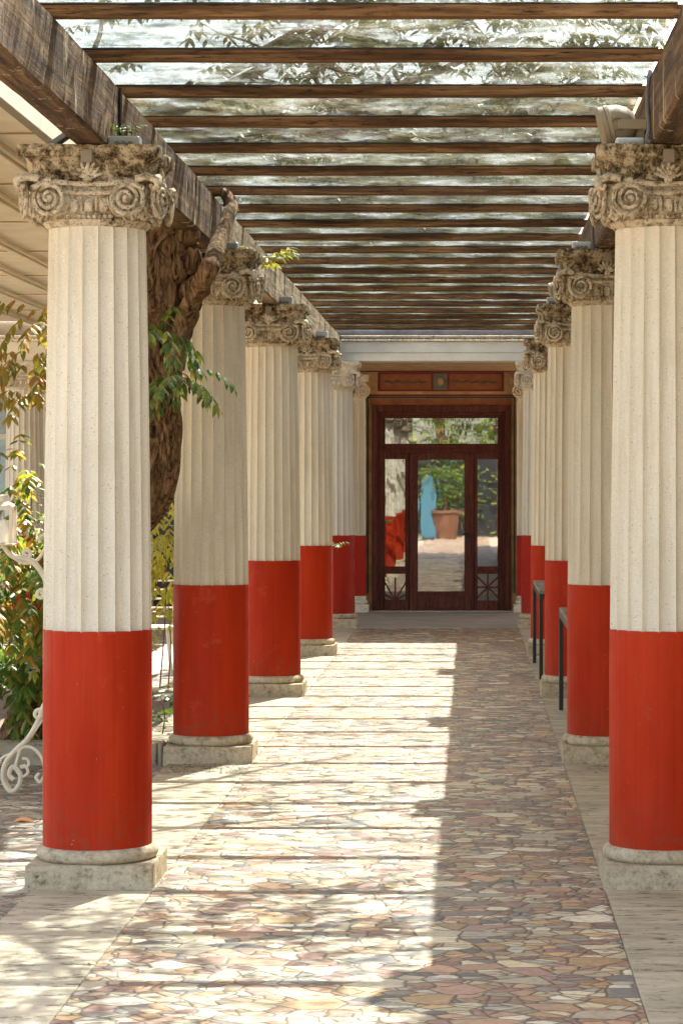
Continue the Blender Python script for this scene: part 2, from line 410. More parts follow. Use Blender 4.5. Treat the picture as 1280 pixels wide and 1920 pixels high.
# ------------------------------------------------------------------ the setting
LX, RX = -1.588, .82              # axes of the two rows
Y1, SP = 10.8, 4.725              # first column and spacing
ZC = 3.10                         # top of the capitals
YS = [Y1+SP*i for i in range(5)]

def sheet(name, x0, x1, y0, y1, z, mat, th=None):
    b = MB()
    if th: b.box(x0, x1, y0, y1, z-th, z, .004)
    else: b.add([(x0, y0, z), (x1, y0, z), (x1, y1, z), (x0, y1, z)], [(0, 1, 2, 3)])
    return tag(b.build(name, mat), kind='structure')
sheet('ground', -400, 400, -400, 400, -.03, M['trav'])
sheet('garden_paving', -9, -1.828, -4, 29.4, -.012, M['crazydull'])
sheet('path', -1.3155, .5566, -12, 29.38, 0, M['crazy'])
def strip(name, x0, x1, ph):
    b = MB(); y = -3+ph
    while y < 29.3:
        y2 = min(y+2.3625, 29.38); b.box(x0, x1, y+.002, y2-.002, -.02, .0015, .004); y = y2
    return tag(b.build(name, M['trav']), kind='structure')
strip('pavement_strip', -1.824, -1.3185, .10); strip('pavement_strip', .5596, 1.08, .35)
sheet('side_pavement', 1.084, 6, -4, 29.38, -.004, M['trav'])
b = MB()
b.box(-9, 5, 29.384, 29.72, -.05, .004, .004); b.box(-9, 5, 29.726, 31.5, -.05, .003, .003); b.box(-9, 5, 31.506, 33.0, -.05, .005, .004)
tag(b.build('porch_floor', M['marble']), kind='structure')

# ------------------------------------------------------------------ columns
NF = 20
def shaft_mesh():
    b = MB(); n = NF*8; H0, H1 = 1.068, 2.775; zs = [H0+(H1-H0)*i/24 for i in range(25)]
    prof = []
    for z in zs:
        t = (z-H0)/(H1-H0); r = .2285-(.0235)*(t**1.25)
        prof.append((r, z))
    def fl(a, z):
        u = (a*NF/(2*math.pi)+.5) % 1.0; d = .085*math.sqrt(max(0, 1-(2*u-1)**2))
        if z > 2.735: d *= max(0, (2.775-z)/.04)*.5
        return 1-d
    b.lathe(prof, n, rmod=fl)
    return b
def drum_mesh():
    b = MB(); n = NF*8; zs = [.158+(1.072-.158)*i/12 for i in range(13)]
    def fl(a, z):
        u = (a*NF/(2*math.pi)+.5) % 1.0; e = min(u, 1-u)
        return 1-.010*max(0, 1-e/.055)
    b.lathe([(.2305-.0008*(z > 1.06), z) for z in zs], n, rmod=fl)
    for i, p in enumerate(b.v):
        if p[2] > 1.05: a = math.atan2(p[1], p[0]); b.v[i] = (p[0], p[1], p[2]+.0035*noise.noise((math.cos(a)*5, math.sin(a)*5, 0))+.002*noise.noise((math.cos(a)*17, math.sin(a)*17, 2)))
    return b
def torus_mesh():
    b = MB(); prof = [(.20, .098)]
    for i in range(13):
        a = -math.pi/2+math.pi*i/12; prof.append((.225+.033*math.cos(a), .130+.031*math.sin(a)))
    prof.append((.20, .161)); b.lathe(prof, 48, rmod=lambda a, z: 1+.006*noise.noise((math.cos(a)*4, math.sin(a)*4, z*9)))
    return b
def plinth_mesh():
    b = MB(); N = 14; h = .265
    # grid box so that the chipped edge can be modelled
    for (ax, sg) in ((0, 1), (0, -1), (1, 1), (1, -1), (2, 1)):
        vs = []; fs = []
        nu = N; nv = 6 if ax != 2 else N
        for j in range(nv+1):
            for i in range(nu+1):
                u = -h+2*h*i/nu
                if ax == 2: p = (u, -h+2*h*j/nv, .102)
                else:
                    z = -.012+.114*j/nv
                    p = (sg*h, u, z) if ax == 0 else (u, sg*h, z)
                vs.append(p)
        for j in range(nv):
            for i in range(nu):
                q = (j*(nu+1)+i, j*(nu+1)+i+1, (j+1)*(nu+1)+i+1, (j+1)*(nu+1)+i)
                fs.append(q if (sg > 0) == (ax != 1) or ax == 2 else q[::-1])
        b.add(vs, fs, True)
    for i, p in enumerate(b.v):
        q = Vector(p); e = sorted((abs(abs(q.x)-h), abs(abs(q.y)-h), abs(q.z-.102)))
        k = .0015 if e[1] < .01 else 0
        d = noise.noise_vector(q*7)*.004+noise.noise_vector(q*22)*.002
        c = noise.noise(q*6+Vector((3, 1, 2)))
        if e[1] < .012 and c > .25: k += .03*(c-.25)
        s_ = 1-k/h; b.v[i] = (q.x*s_+d.x, q.y*s_+d.y, q.z-(k*.6 if q.z > .09 else 0)+d.z*(q.z > .0))
    return b

def square_ring(r, p, a, conc):
    c, s_ = math.cos(a), math.sin(a)
    rr = r/((abs(c)**p+abs(s_)**p)**(1/p))
    return rr*(1-conc*math.cos(2*a)**6)
def ringstack(b, rings, n=96):
    vs = []; fs = []
    for (z, r, p, cc) in rings:
        for i in range(n):
            a = 2*math.pi*i/n; rr = square_ring(r, p, a, cc); vs.append((rr*math.cos(a), rr*math.sin(a), z))
    m = len(rings)
    for k in range(m-1):
        for i in range(n):
            j = (i+1) % n; fs.append((k*n+i, k*n+j, k*n+n+j, k*n+n+i))
    fs.append(tuple(range(n-1, -1, -1))); fs.append(tuple((m-1)*n+i for i in range(n)))
    b.add(vs, fs, True)
def lerp_rings(rs, k=3):
    out = []
    for a, c in zip(rs, rs[1:]):
        for i in range(k): t = i/k; out.append(tuple(x+(y-x)*t for x, y in zip(a, c)))
    return out+[rs[-1]]

def echinus_mesh():
    b = MB()
    ringstack(b, lerp_rings([(2.768, .206, 2, 0), (2.783, .222, 2, 0), (2.795, .226, 2.2, 0), (2.806, .216, 2.3, 0), (2.826, .230, 2.6, 0), (2.862, .247, 3.2, .02), (2.905, .250, 4, .03), (2.925, .256, 5, .04), (2.945, .25, 6, .05)]))
    for f in range(4):
        rm = Matrix.Rotation(f*math.pi/2, 4, 'Z')
        for i in range(3):                                  # eggs and darts
            x = -.062+.062*i
            b.ball((0, 0, 0), .025, 8, (1, .7, 1.35), rm @ Matrix.Translation((x, -.243, 2.852)))
        for x in (-.093, -.031, .031, .093):
            b.tube([rm @ Vector((x, -.25, 2.885)), rm @ Vector((x, -.262, 2.855)), rm @ Vector((x, -.246, 2.822))], [.004, .008, .003], 5)
        for i in range(9):                                  # bead row
            x = -.088+.022*i
            b.ball((0, 0, 0), .0105, 6, (1, .8, .95), rm @ Matrix.Translation((x, -.237, 2.806)))
        b.tube([rm @ Vector((-.13, -.258, 2.904)), rm @ Vector((0, -.262, 2.900)), rm @ Vector((.13, -.258, 2.904))], .011, 6)
    return b.jitter(.002, 30)
def volute_mesh(sx):
    """one scroll on the front face: a spiral band on a drum that sweeps back to the corner"""
    b = MB(); cx, cz = sx*.150, 2.876
    mt = Matrix.Translation((cx, -.262, cz)) @ Matrix.Rotation(sx*R(16), 4, 'Z')
    ring = [(.070, .055), (.070, .02), (.066, .012), (.060, .016), (.02, .010), (.001, .010)]
    b.lathe(ring[::-1], 28, mat=mt @ Matrix.Rotation(R(90), 4, 'X') @ Matrix.Diagonal((1, 1, -1, 1)), caps=False)
    pts = []; rad = []
    for i in range(74):                                     # spiral fillet, from the channel above to the eye
        t = i/73; a = R(95)-sx*0-t*R(900); r = .068*(1-t)**.9+.010
        x = math.cos(a)*r*(-1 if sx > 0 else 1)
        pts.append(mt @ Vector((-x if False else x*-1 if sx < 0 else x*-1, -.020-.022*t, math.sin(a)*r))); rad.append(.0105-.004*t)
    b.tube(pts, rad, 6)
    b.ball((0, 0, 0), .018, 10, (1, .9, 1), mt @ Matrix.Translation((0, -.026, 0)))
    # stepped outer bands that sweep from the abacus round the outside of the scroll, to the corner
    for k, (rr, dy, ra) in enumerate(((.080, .012, .009), (.091, .036, .010), (.098, .064, .010), (.100, .094, .010))):
        arc = []
        for i in range(26):
            a = R(115)-R(172)*i/25
            arc.append(mt @ Vector((sx*(math.cos(a)*rr+.012*k), dy, math.sin(a)*rr*(1.0)+.002*k)))
        b.tube(arc, [ra*(.8+.2*math.sin(math.pi*i/25)) for i in range(26)], 6)
    # the channel over the middle, and the corner curl
    b.tube([(0, -.268, 2.935), (sx*.07, -.270, 2.937), (sx*.13, -.276, 2.943), (sx*.19, -.282, 2.935), (sx*.235, -.285, 2.915)], [.012, .012, .013, .013, .011], 6)
    b.tube([(sx*.20, -.285, 2.955), (sx*.25, -.29, 2.965), (sx*.285, -.292, 2.95), (sx*.292, -.292, 2.925), (sx*.272, -.29, 2.915), (sx*.262, -.29, 2.932)], [.016, .017, .017, .014, .012, .009], 6)
    return b.jitter(.0016, 28)
def abacus_mesh():
    b = MB()
    ringstack(b, lerp_rings([(2.940, .235, 6, .05), (2.952, .272, 8, .08), (2.975, .262, 9, .10), (3.000, .262, 10, .10), (3.025, .268, 10, .10), (3.045, .282, 12, .09), (3.052, .296, 14, .08), (3.088, .300, 16, .08), (3.0995, .296, 16, .08)], 3), 128)
    return b.jitter(.0045, 22)
def shell_mesh():
    b = MB()
    for k in range(7):
        a = R(-66+22*k)
        L = .075-.012*abs(k-3)/3
        b.ball((0, 0, 0), L/2, 8, (.30, .34, 1), Matrix.Translation((math.sin(a)*L*.55, -.272, 2.955+math.cos(a)*L*.62)) @ Matrix.Rotation(a, 4, 'Y'))
    b.ball((0, -.276, 2.955), .02, 8)
    return b.jitter(.003, 35)

proto = thing('column', None, 'column')
plinth_mesh().build('plinth', M['base'], proto)
torus_mesh().build('torus_moulding', M['base'], proto)
drum_mesh().build('lower_drum', M['red'], proto)
shaft_mesh().build('fluted_shaft', M['shaft'], proto)
capo = echinus_mesh().build('capital', M['cap'], proto)
abacus_mesh().build('abacus', M['abacus'], capo)
vol = {1: volute_mesh(1).build('volute', M['cap'], capo), -1: volute_mesh(-1).build('volute', M['cap'], capo)}
shl = shell_mesh().build('shell_ornament', M['cap'], capo)
for f in range(1, 4):
    for o in (vol[1], vol[-1], shl):
        c = o.copy(); COL.objects.link(c); c.parent = capo; c.rotation_euler = (0, 0, f*math.pi/2)
MB().box(-.024, .024, -.312, -.298, 3.022, 3.078, .003).build('bracket_plate', M['plate'], proto)
def override(o, m):
    o.material_slots[0].link = 'OBJECT'; o.material_slots[0].material = m
COLS = {}
colgroup = 'red and cream columns of the pergola and porch'
desc = {
 ('L', 0): 'big red and cream fluted column standing before the vine trunk, plinth pitted with holes',
 ('L', 1): 'red and cream fluted column half hidden behind the thick vine trunk and its branch',
 ('L', 2): 'third column of the vine-side row, pale grey junction box on its capital, plain of leaves',
 ('L', 3): 'fourth column of the vine-side row, just before the pale porch column',
 ('L', 4): 'pale grey porch column on the vine side of the glazed entrance door',
 ('R', 0): 'big red and cream column under the round beige floodlight, cut by the photo edge',
 ('R', 1): 'red and cream column beside the nearer black-legged table, small white box on its capital',
 ('R', 2): 'red and cream column between the two black-legged tables, with a darkly stained capital',
 ('R', 3): 'red and cream column just beyond the farther black-legged table',
 ('R', 4): 'narrow visible porch column on the table side of the glazed entrance door'}
first = True
for side, X in (('L', LX), ('R', RX)):
    for i, y in enumerate(YS):
        c = proto if first else dup(proto); first = False
        c.location = (X, y, 0); tag(c, desc[(side, i)], 'column', colgroup); COLS[(side, i)] = c
extra = dup(proto); extra.location = (-5.22, YS[4], 0); tag(extra, 'pale porch column far off behind the ochre vine leaves, beside the blue window', 'column', colgroup); COLS['far'] = extra
extra2 = dup(proto); extra2.location = (-8.9, YS[4], 0); tag(extra2, 'pale porch column farthest along the porch front, beyond the blue window', 'column', colgroup); COLS['far2'] = extra2
for key in (('L', 4), ('R', 4), 'far', 'far2'):
    for o in list(walk(COLS[key])):
        n = o.name.split('.')[0]
        if n in ('capital', 'abacus', 'volute', 'shell_ornament'): override(o, M['cappale'])
        if n == 'fluted_shaft': override(o, M['shaftpale'])
        if n == 'lower_drum': override(o, M['redshade'])
        if n == 'bracket_plate': bpy.data.objects.remove(o)

# ------------------------------------------------------------------ beams, rafters, glass
ZB0, ZB1 = 3.105, 3.405
bg_ = 'long wooden beams lying on the columns'
seg = [(4.6, Y1)]+[(YS[i], YS[i+1]) for i in range(4)]
bl = {('L', 0): 'weathered brown beam running from the photo edge to the big column before the vine trunk',
      ('L', 1): 'dark beam with a cut end, between the big column and the vine trunk',
      ('L', 2): 'sunlit pale beam starting under the yellow leaf spray', ('L', 3): 'pale sunlit beam running past the third vine-side column towards the porch',
      ('L', 4): 'short seen pale beam that meets the porch on the vine side',
      ('R', 0): 'brown beam behind the round beige floodlight, running out of the photo',
      ('R', 1): 'brown beam behind the column under the round floodlight, ending at the small white box',
      ('R', 2): 'brown beam over the nearer black-legged table', ('R', 3): 'brown beam over the farther black-legged table',
      ('R', 4): 'brown beam that meets the porch on the table side'}
for side, X in (('L', LX), ('R', RX)):
    for i, (a, c) in enumerate(seg):
        b = MB(); L = c-a; n = 40
        for k in range(1): pass
        x0, x1 = X-.068, X+.068
        # grid along the length so the edges can be worn
        prof = [(x0, ZB0+.012), (x0+.012, ZB0), (X, ZB0), (x1-.012, ZB0), (x1, ZB0+.012), (x1, ZB0+.09), (x1, ZB0+.15), (x1, ZB0+.22), (x1, ZB1-.01), (x1-.01, ZB1), (x0+.01, ZB1), (x0, ZB1-.01), (x0, ZB0+.15)]
        vs = []; fs = []; m = len(prof)
        for k in range(n+1):
            y = a+.004+(L-.008)*k/n
            for (px, pz) in prof:
                q = Vector((px, y, pz)); d = noise.noise_vector(Vector((px*3, y*1.5, pz*9)))*.006+noise.noise_vector(Vector((px*20, y*7, pz*40)))*.0025
                vs.append((px+d.x, y, pz+(d.z if pz > ZB0+.02 else abs(d.z)*.5)))
        for k in range(n):
            for j in range(m):
                jj = (j+1) % m; fs.append((k*m+j, k*m+m+j, k*m+m+jj, k*m+jj))
        fs.append(tuple(range(m))); fs.append(tuple(n*m+j for j in range(m-1, -1, -1)))
        b.add(vs, fs)
        o = b.build('beam', M['beamlit'] if (side == 'L' and i >= 2) else M['beam'])
        o.location = (0, 0, 0); tag(o, bl[(side, i)], 'beam', bg_)

ORD = ['first', 'second', 'third', 'fourth', 'fifth', 'sixth', 'seventh', 'eighth', 'ninth', 'tenth', 'eleventh', 'twelfth', 'thirteenth', 'fourteenth', 'fifteenth', 'sixteenth', 'seventeenth', 'eighteenth', 'nineteenth', 'twentieth', 'twenty-first', 'twenty-second', 'twenty-third']
ZR0, ZR1 = 3.408, 3.478
RS = .959; RY0 = 9.33
NR = 21
rproto = MB()
n = 60; vs = []; fs = []
prof = [(-.038, .004), (-.034, 0), (.034, 0), (.038, .004), (.038, .042), (-.038, .042), (-.038, .021)]
for k in range(n+1):
    x = LX-.30+(RX-LX+.42)*k/n
    for (y, z) in prof:
        d = noise.noise_vector(Vector((x*2.5, y*30, z*30)))*.003
        vs.append((x, y+d.y, z+(d.z if z < .03 else 0)))
m = len(prof)
for k in range(n):
    for j in range(m):
        jj = (j+1) % m; fs.append((k*m+j, k*m+jj, k*m+m+jj, k*m+m+j))
fs.append(tuple(range(m-1, -1, -1))); fs.append(tuple(n*m+j for j in range(m)))
rproto.add(vs, fs)
r0 = rproto.build('rafter', M['rafter'])
gs = MB().box(LX-.30, RX-.06, -.040, .040, .0435, .0515, .002).build('glazing_bar', M['black'], r0)
GX0, GX1 = LX-.30, .765
pane = MB().box(GX0, GX1, .044, RS-.044, .046, .051).build('glass_pane', M['glass'])
ybase = RY0
for i in range(NR):
    y = RY0+RS*i+(random.uniform(-.012, .012) if i else 0)
    r = r0 if i == 0 else dup(r0)
    r.location = (0, y, ZR0); r.rotation_euler = (0, R(random.uniform(-.12, .12)), R(random.uniform(-.1, .1)))
    tag(r, f'dark wooden rafter under the glass roof, {ORD[i]} counted from the photo top', 'rafter', 'rafters under the glass roof')
    g = pane if i == 0 else dup(pane)
    g.location = (0, y, ZR0)
    tag(g, f'rippled dirty roof glass just behind the {ORD[i]} rafter counted from the photo top', 'glass pane', 'glass panes of the pergola roof')
g = dup(pane); g.location = (0, RY0-RS, ZR0); tag(g, 'rippled dirty roof glass in front of the first rafter at the photo top', 'glass pane', 'glass panes of the pergola roof')

# ------------------------------------------------------------------ porch building with the door
YW = 33.0
def wx(px): return (px-882)*YW/F
def wz(py): return 1.7+(903-py)*YW/F
bld = thing('porch_building', 'cream porch building with painted door wall and long white architrave, closing the path', 'building', (0, YW, 0))
def part(mb, name, mat, parent=None):
    o = mb.build(name, mat, parent if parent is not None else bld)
    if parent is None: o.location = (0, -YW, 0)
    return o
b = MB(); b.box(-12, -4.15, YW, YW+.3, 0, 5.2); b.box(-3.75, wx(690), YW, YW+.3, 0, 5.2); b.box(wx(965), 6, YW, YW+.3, 0, 5.2); b.box(wx(690), wx(965), YW, YW+.3, wz(742), 5.2); b.box(-4.15, -3.75, YW, YW+.3, 2.25, 5.2)
part(b, 'wall', M['white'])
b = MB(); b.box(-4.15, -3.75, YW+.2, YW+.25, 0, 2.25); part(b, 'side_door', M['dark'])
# architrave over the porch columns
b = MB(); y0, y1 = YS[4]-.20, YS[4]+.20
b.box(-12, 5, y0+.012, y1, 3.106, 3.20, .004); b.box(-12, 5, y0, y1, 3.2015, 3.33, .004)
part(b, 'architrave', M['white'])
b = MB(); b.box(-12, 5, y0-.03, y1, 3.3315, 3.35, .004); b.box(-12, 5, y0-.05, y1, 3.372, 3.40, .004); b.box(-12, 5, y0-.012, y1, 3.3505, 3.3715)
x = -7.2
while x < 1.4:
    b.ball((x, y0-.022, 3.361), .0165, 6, (1, .9, .75)); x += .045
part(b, 'egg_moulding', M['cappale'])
b = MB(); b.box(-12, 6, y0-.05, YW+.3, 3.402, 3.56, .01); part(b, 'porch_roof', M['roof'])
b = MB(); b.box(-12, 6, YW+.02, YW+.3, 5.201, 6.6); b.box(-12, 6, YW-.15, YW+.3, 6.602, 6.8, .02)
part(b, 'upper_storey', M['cream'])
b = MB(); b.box(wx(690)-.1, wx(965)+.1, YW+.302, YW+.34, 0, 3.1); part(b, 'dark_backing', M['dark'])  # near-black sheet behind the door in place of an unlit room
b = MB(); b.box(-12, 5, y1+.003, YW-.003, 3.13, 3.18); part(b, 'porch_ceiling', M['tan'])
# painted wall above and around the door
b = MB(); b.box(wx(660), wx(697)-.001, YW-.02, YW-.002, 0, 3.12); b.box(wx(957)+.001, wx(995), YW-.02, YW-.002, 0, 3.12); b.box(wx(697)+.002, wx(957)-.002, YW-.02, YW-.002, wz(747.4), 3.12)
part(b, 'painted_surround', M['tan'])
b = MB(); b.box(wx(672), wx(985), YW-.30, YW-.003, wz(684), 3.125, .005)
b.box(wx(680), wx(975), YW-.34, YW-.301, wz(682), wz(678), .003)
part(b, 'cornice', M['darkred'])
pn = MB()
pn.box(wx(708), wx(944), YW-.028, YW-.0205, wz(734), wz(698))
frieze = part(pn, 'painted_frieze', M['darkred'])
b = MB(); b.box(wx(713), wx(808), YW-.034, YW-.0285, wz(730), wz(702)); b.box(wx(842), wx(939), YW-.034, YW-.0285, wz(730), wz(702)); b.build('orange_field', M['orange'], frieze)
b = MB(); b.box(wx(812), wx(838), YW-.034, YW-.0285, wz(731), wz(701)); b.build('medallion', M['medal'], frieze)
b = MB()
for c in (760, 890):
    for k in range(-7, 8):
        px = c+k*5.3; q = abs(k)
        zz = wz(716)+.012*math.sin(k*1.7)
        b.ball((wx(px), YW-.0345, zz), .017+(.006 if q % 3 == 0 else 0), 8, (1.15, .12, .62), Matrix.Rotation(R(35*math.sin(k*2.1)), 4, 'Y'))
    b.tube([(wx(c-41), YW-.0348, wz(716)), (wx(c), YW-.0348, wz(716)-.004), (wx(c+41), YW-.0348, wz(716))], .005, 5)
b.build('garland', M['motif'], frieze)
b = MB(); b.ball((wx(825), YW-.0345, wz(716)), .05, 12, (.8, .12, 1)); b.ball((wx(825), YW-.0375, wz(719)), .022, 8, (1, .2, 1))
b.build('rosette', M['tan'], frieze)
b = MB(); b.box(wx(688), wx(965), YW-.03, YW-.0205, wz(743.5), wz(739.5)); part(b, 'red_line', M['darkred'])
b = MB(); b.box(wx(688), wx(965), YW-.03, YW-.0205, wz(747), wz(744)); b.box(wx(688), wx(691), YW-.03, YW-.0205, .25, wz(747.2)); b.box(wx(962), wx(965), YW-.03, YW-.0205, .25, wz(747.2)); part(b, 'green_line', M['green'])
b = MB(); b.box(wx(693), wx(960), YW-.022, YW+.02, wz(760), wz(747.5)); part(b, 'orange_band', M['orange'])
# the door set
door = MB()
def fr(bm, x0, x1, y0_, y1_, d0, d1, bev=.006): bm.box(wx(x0), wx(x1), YW-d0, YW+d1, wz(y1_), wz(y0_), bev)
fr(door, 697, 708, 760, 1148, .06, .10); fr(door, 946, 957, 760, 1148, .06, .10); fr(door, 708.2, 945.8, 760, 773, .06, .10)
fr(door, 708.3, 712, 773.2, 1148, .035, .1); fr(door, 942, 945.7, 773.2, 1148, .035, .1); fr(door, 712.2, 941.8, 773.2, 778, .035, .1)
fr(door, 712.2, 717.5, 778.2, 1146, .012, .08); fr(door, 936.5, 941.8, 778.2, 1146, .012, .08); fr(door, 717.7, 936.3, 778.2, 782, .012, .08)
fr(door, 717.7, 936.3, 834, 841, .012, .08); fr(door, 712.4, 941.6, 841.2, 845, .045, .08); fr(door, 717.7, 936.3, 845.2, 849, .02, .08)
frame = part(door, 'door_frame', M['mahogany'])
def glazed(name, x0, x1, y0_, y1_, gx0, gx1, gy0, gy1, d=.0, rail=None):
    b = MB()
    fr(b, x0, gx0, y0_, y1_, d, .07); fr(b, gx1, x1, y0_, y1_, d, .05)
    fr(b, gx0+.1, gx1-.1, y0_, gy0, d, .05); fr(b, gx0+.1, gx1-.1, gy1, y1_, d, .05)
    # glazing beads
    fr(b, gx0+.1, gx0+1.6, gy0+.1, gy1-.1, d+.010-.02, .04, .002); fr(b, gx1-1.6, gx1-.1, gy0+.1, gy1-.1, d-.010, .04, .002)
    o = part(b, name, M['mahogany'])
    g = MB(); fr(g, gx0-.5, gx1+.5, gy0-.5, gy1+.5, d-.022, .028+.004, 0); g.build('glass_pane', M['doorglass'], o)
    return o
glazed('transom_window', 717.8, 936.2, 782.2, 833.8, 720, 934, 784, 832)
glazed('side_light', 717.8, 766, 849.2, 1070, 720, 760.5, 861, 1062)
glazed('side_light', 888, 936.2, 849.2, 1070, 893, 934, 861, 1062)
for (x0, x1, full) in ((717.8, 766, False), (888, 936.2, True)):
    o = glazed('lower_panel', x0, x1, 1070.2, 1146, max(x0+2.2, x0+2.2) if x0 < 800 else 893.5, 761 if x0 < 800 else 934, 1076, 1126)
    cx_, cy_ = ((x0+2.2+761)/2, 1126) if not full else ((893.5+934)/2, 1101)
    b = MB(); hw = 20 if True else 0
    angs = [0, 45, 90, 135, 180, 225, 270, 315] if full else [0, 30, 60, 90, 120, 150, 180]
    c3 = Vector((wx(cx_), YW-.002, wz(cy_)))
    for a in angs:
        ca, sa = math.cos(R(a)), math.sin(R(a))
        L = min(20/abs(ca) if abs(ca) > 1e-3 else 99, (25 if full else 49)/abs(sa) if abs(sa) > 1e-3 else 99)*YW/F
        L = min(L, .30)
        b.box(.004, L, -.006, .008, -.010, .010, .002, Matrix.Translation(c3) @ Matrix.Rotation(-R(a), 4, 'Y'))
    b.ball(c3, .022, 10, (1, .5, 1)); b.build('radial_bars', M['mahogany'], o)
leaf = glazed('door_leaf', 767, 887, 849.4, 1147, 781.5, 871.5, 862, 1109, .012)
b = MB(); fr(b, 783, 870, 1116, 1141, .016, .0, .008); b.build('bottom_panel', M['mahogany'], leaf)
b = MB(); fr(b, 874, 879, 997, 1018, .018, .0, .003)
b.tube([(wx(876.5), YW-.018, wz(1001)), (wx(876.5), YW-.06, wz(1001)), (wx(872), YW-.062, wz(1001)), (wx(866), YW-.062, wz(1001.5))], .009, 8); b.ball((wx(876.5), YW-.02, wz(1012)), .014, 8)
b.build('handle', M['black'], leaf)
b = MB(); b.box(wx(692), wx(962), YW-.12, YW+.1, .006, .022, .004); part(b, 'threshold', M['marble'])
# pilasters of the door wall
def pilaster(x0, x1, flip):
    b = MB(); yf = YW-.16
    o = bld
    p = MB(); n = max(2, round((x1-x0)/.075))
    p.box(x0, x1, yf+.02, YW-.021, 1.0, 2.78)
    for k in range(n+1):
        xx = x0+(x1-x0)*k/n; p.box(xx-.010, xx+.010, yf, yf+.0195, 1.0, 2.74, .004)
    p.box(x0, x1, yf-.001, yf+.0190, 2.741, 2.78)
    pp = part(p, 'pilaster', M['shaftpale'])
    q = MB(); q.box(x0-.004, x1+.004, yf-.004, YW-.021, .22, .998, .006); q.build('pilaster_foot', M['redshade'], pp)
    q = MB(); q.box(x0-.05, x1+.05, yf-.05, YW-.021, .005, .11, .006); q.box(x0-.03, x1+.03, yf-.03, YW-.021, .112, .165, .02); q.box(x0-.012, x1+.012, yf-.012, YW-.021, .167, .218, .01); q.build('pilaster_base', M['cappale'], pp)
    q = MB(); q.box(x0-.01, x1+.01, yf-.01, YW-.021, 2.782, 2.93, .004); q.box(x0-.04, x1+.04, yf-.05, YW-.021, 2.99, 3.09, .01); q.box(x0-.02, x1+.02, yf-.03, YW-.021, 2.931, 2.989, .02)
    for sx, xx in ((-1, x0+.02), (1, x1-.02)):
        pts = []
        for i in range(40):
            t = i/39; a = R(90)-sx*t*R(760); r = .075*(1-t)+.010
            pts.append((xx+math.cos(a)*r, yf-.03-.02*t, 2.865+math.sin(a)*r))
        q.tube(pts, .014, 6); q.lathe([(.001, -.02), (.07, -.02), (.07, .05)], 16, mat=Matrix.Translation((xx, yf+.01, 2.865)) @ Matrix.Rotation(R(90), 4, 'X') @ Matrix.Diagonal((1, 1, -1, 1)), caps=False)
    q.build('pilaster_capital', M['cappale'], pp)
pilaster(wx(650), wx(685), 1); pilaster(wx(969), wx(1004), -1)
# window of the far wall
b = MB(); b.box(-7.35, -7.25, YW-.05, YW-.002, .9, 2.9); b.box(-6.02, -5.92, YW-.05, YW-.002, .9, 2.9); b.box(-7.248, -6.022, YW-.05, YW-.002, 2.8, 2.9); b.box(-7.248, -6.022, YW-.05, YW-.002, .9, 1.0); b.box(-7.248, -6.022, YW-.045, YW-.002, 2.25, 2.32)
win = part(b, 'window_frame', M['white'])
MB().box(-7.248, -6.022, YW-.02, YW-.004, 1.0, 2.8).build('window_glass', M['blueglass'], win)

# cream boarded soffit of the wing beside the path
wing = thing('veranda_roof', 'cream veranda roof with long raised ribs, beside the path and over the vine', 'roof', (-4, 20, 3.55))
def wpart(mb, name, mat): o = mb.build(name, mat, wing); o.location = (4, -20, -3.55); return o
ZS = 3.56
b = MB(); b.box(-8, -2.30, 8.6, 29.4, ZS, ZS+.12); wpart(b, 'soffit', M['cream'])
for X in (-2.62, -3.06, -3.62, -4.06, -4.54, -5.07, -5.6, -6.1, -6.6):
    b = MB(); b.box(X-.055, X-.020, 8.61, 29.39, ZS-.030, ZS-.001, .004); b.box(X-.014, X+.014, 8.61, 29.39, ZS-.045, ZS-.001, .006); b.box(X+.020, X+.055, 8.61, 29.39, ZS-.030, ZS-.001, .004); wpart(b, 'rib', M['cream'])
b = MB()
for yy in (11.2, 13.5, 15.8, 18.1, 20.4, 22.8, 25.1, 27.4):
    b.box(-8, -2.31, yy, yy+.02, ZS-.008, ZS-.0015)
wpart(b, 'joint_strip', M['tan'])
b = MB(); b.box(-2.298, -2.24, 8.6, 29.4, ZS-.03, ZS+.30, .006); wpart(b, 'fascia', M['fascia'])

# unseen house added on the other side so its roof shades the path
nb = thing('unseen_shade_house', 'unseen house added beyond the tables, its flat roof shading half the path', 'house', (4, 14, 0))
def npart(mb, name, mat): o = mb.build(name, mat, nb); o.location = (-4, -14, 0); return o
b = MB(); b.box(3.6, 3.9, 2, 29.3, 0, 3.44); npart(b, 'wall', M['cream'])
b = MB(); b.box(.955, 4.2, 2, 29.432, 3.445, 3.56, .01); npart(b, 'roof', M['white'])

